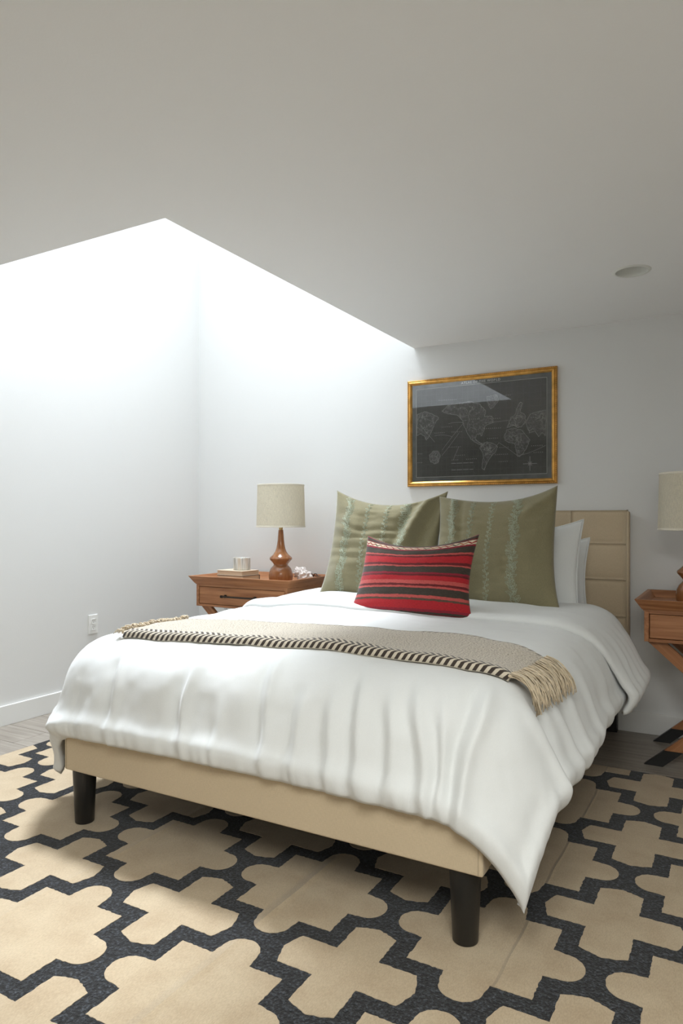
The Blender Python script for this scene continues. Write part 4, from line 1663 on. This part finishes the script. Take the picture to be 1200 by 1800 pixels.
# graticule, sea routes, place-name rows, legends, compass
for k in range(1, 24):
    stroke([(k / 24, 0), (k / 24, 1)], 0.0006, GV, GF, -0.0085)
for k in range(1, 14):
    stroke([(0, k / 14), (1, k / 14)], 0.0006, GV, GF, -0.0085)
for a, b_, c in (((352, 655), (420, 565), (500, 475)), ((350, 690), (395, 640), (470, 540)), ((395, 480), (440, 465), (500, 472)), ((430, 720), (455, 660), (470, 630)), ((735, 605), (790, 640), (850, 690)), ((640, 470), (720, 470), (800, 455)), ((300, 560), (360, 545), (420, 565)), ((640, 690), (700, 665), (735, 605)), ((850, 695), (930, 680), (1028, 625)), ((190, 480), (260, 560), (300, 600))):
    p_ = z3([a, b_, c])
    cur = [((1 - t) ** 2 * p_[0][0] + 2 * t * (1 - t) * p_[1][0] + t * t * p_[2][0], (1 - t) ** 2 * p_[0][1] + 2 * t * (1 - t) * p_[1][1] + t * t * p_[2][1]) for t in [q / 10 for q in range(11)]]
    stroke(cur, 0.0010, LV, LF)
for x0, x1, y in ((330, 470, 325), (350, 430, 502), (300, 390, 542), (420, 500, 535), (640, 760, 512), (660, 740, 578), (640, 700, 648), (740, 810, 638), (710, 810, 685), (735, 810, 732), (420, 480, 720), (440, 525, 690), (520, 610, 715), (180, 225, 680), (178, 225, 738), (940, 1020, 628), (955, 1025, 672), (700, 760, 445), (540, 620, 450), (400, 500, 635), (780, 830, 290), (940, 1020, 440)):
    n_ = int((x1 - x0) / 13)
    for q in range(n_):
        a = x0 + 13 * q
        p_ = z3([(a, y - 0.05 * (a - x0)), (a + 4, y - 0.05 * (a - x0) - 0.2)])
        stroke(p_, 0.0028, LV, LF, -0.0089)
for y in (742, 786):
    for q in range(24):
        a = 418 + q * 6.2
        if q % 7 == 5:
            continue
        p_ = z3([(a, y - 0.03 * (a - 418)), (a + 4.6, y - 0.03 * (a - 418))])
        stroke(p_, 0.0026, LV, LF, -0.0089)
for y in (760, 803):
    stroke(z3([(400, y + 2), (575, y - 4), (575, y + 14), (400, y + 20), (400, y + 2)]), 0.0008, GV, GF)
cx, cy = z3([(932, 746)])[0]
for k in range(8):
    a = math.pi * k / 4
    L = 0.05 if k % 2 == 0 else 0.022
    stroke([(cx, cy), (cx + L * math.cos(a) * (1.0 if k != 2 else 1), cy + 1.5 * L * math.sin(a))], 0.0018 if k % 2 == 0 else 0.001, LV, LF)
stroke([(cx + 0.012 * math.cos(a), cy + 0.018 * math.sin(a)) for a in np.linspace(0, 6.283, 17)], 0.001, LV, LF)
for e in (0.0, ):
    stroke([(0, 0), (1, 0), (1, 1), (0, 1), (0, 0)], 0.0022, LV, LF, -0.0088)
o = pyd('map_linework', LV, LF, M['mapline'], pic)
o['kind'] = 'stuff'
o = pyd('map_graticule', GV, GF, M['mapfaint'], pic)
o['kind'] = 'stuff'


def flat_text(name, body, size, x, z, mat, parent, y):
    cd = bpy.data.curves.new(name, 'FONT')
    cd.body = body
    cd.size = size
    cd.align_x = 'CENTER'
    cd.align_y = 'CENTER'
    cd.space_character = 1.25
    cd.offset = 0.0007
    tmp = bpy.data.objects.new(name, cd)
    COL.objects.link(tmp)
    dg = bpy.context.evaluated_depsgraph_get()
    me = bpy.data.meshes.new_from_object(tmp.evaluated_get(dg))
    bpy.data.objects.remove(tmp)
    me.materials.clear()
    me.materials.append(mat)
    return link(name, me, None, parent, loc=(x, y, z), rot=(R(90), 0, 0))


flat_text('map_title', 'ATLAS OF THE WORLD', 0.0185, 0.012, PH - FI - mg * 0.48, M['maptext'], pic, -0.0092)
box('glass', -hwid + 0.0295, hwid - 0.0295, -0.0120, -0.0105, 0.0295, PH - 0.0295, M['glass'], pic)

# ------------------------------------------------------------------ downlight and outlet
dl = thing('downlight', 'round white recessed ceiling downlight, switched off', 'ceiling light', (DLX, DLY, ZC))
lathe('trim_ring', [(DLR - 0.004, 0.012), (DLR - 0.004, -0.001), (DLR - 0.002, -0.004), (DLR + 0.008, -0.0035), (DLR + 0.0115, -0.0005), (DLR + 0.0115, 0.0)], 56, M['downlight'], dl, caps=False)
lathe('baffle', [(DLR - 0.004, 0.012), (DLR - 0.010, 0.05), (DLR - 0.014, 0.085), (0.030, 0.100), (0.0, 0.100)], 56, M['downlight'], dl, caps=False)
lathe('bulb', [(0.0, 0.060), (0.020, 0.062), (0.034, 0.070), (0.036, 0.080), (0.028, 0.0995), (0.0, 0.0998)], 36, M['white_plastic'], dl, caps=False)

oy, oz = 2.977, 0.469
out = thing('wall_outlet', 'white double wall outlet beyond the foot of the bed', 'outlet', (XL, oy, oz))
box('cover_plate', 0.0, 0.0065, -0.0355, 0.0355, -0.0575, 0.0575, M['white_plastic'], out, 0.002, 2)
for s in (-1, 1):
    so = bmo('socket_face', box_bm(0.0066, 0.0085, -0.0165, 0.0165, s * 0.0195 - 0.0135, s * 0.0195 + 0.0135, 0.004, 2), M['white_plastic'], out)
    for yy, hh_ in ((-0.0065, 0.0038), (0.0065, 0.0030)):
        box('slot', 0.0086, 0.0090, yy - 0.0012, yy + 0.0012, s * 0.0195 + 0.003 - hh_, s * 0.0195 + 0.003 + hh_, M['slot'], so)
    box('ground_hole', 0.0086, 0.0090, -0.0022, 0.0022, s * 0.0195 - 0.0095, s * 0.0195 - 0.0055, M['slot'], so)
box('screw', 0.0066, 0.0074, -0.0025, 0.0025, -0.0025, 0.0025, M['white_plastic'], out, 0.001, 1)
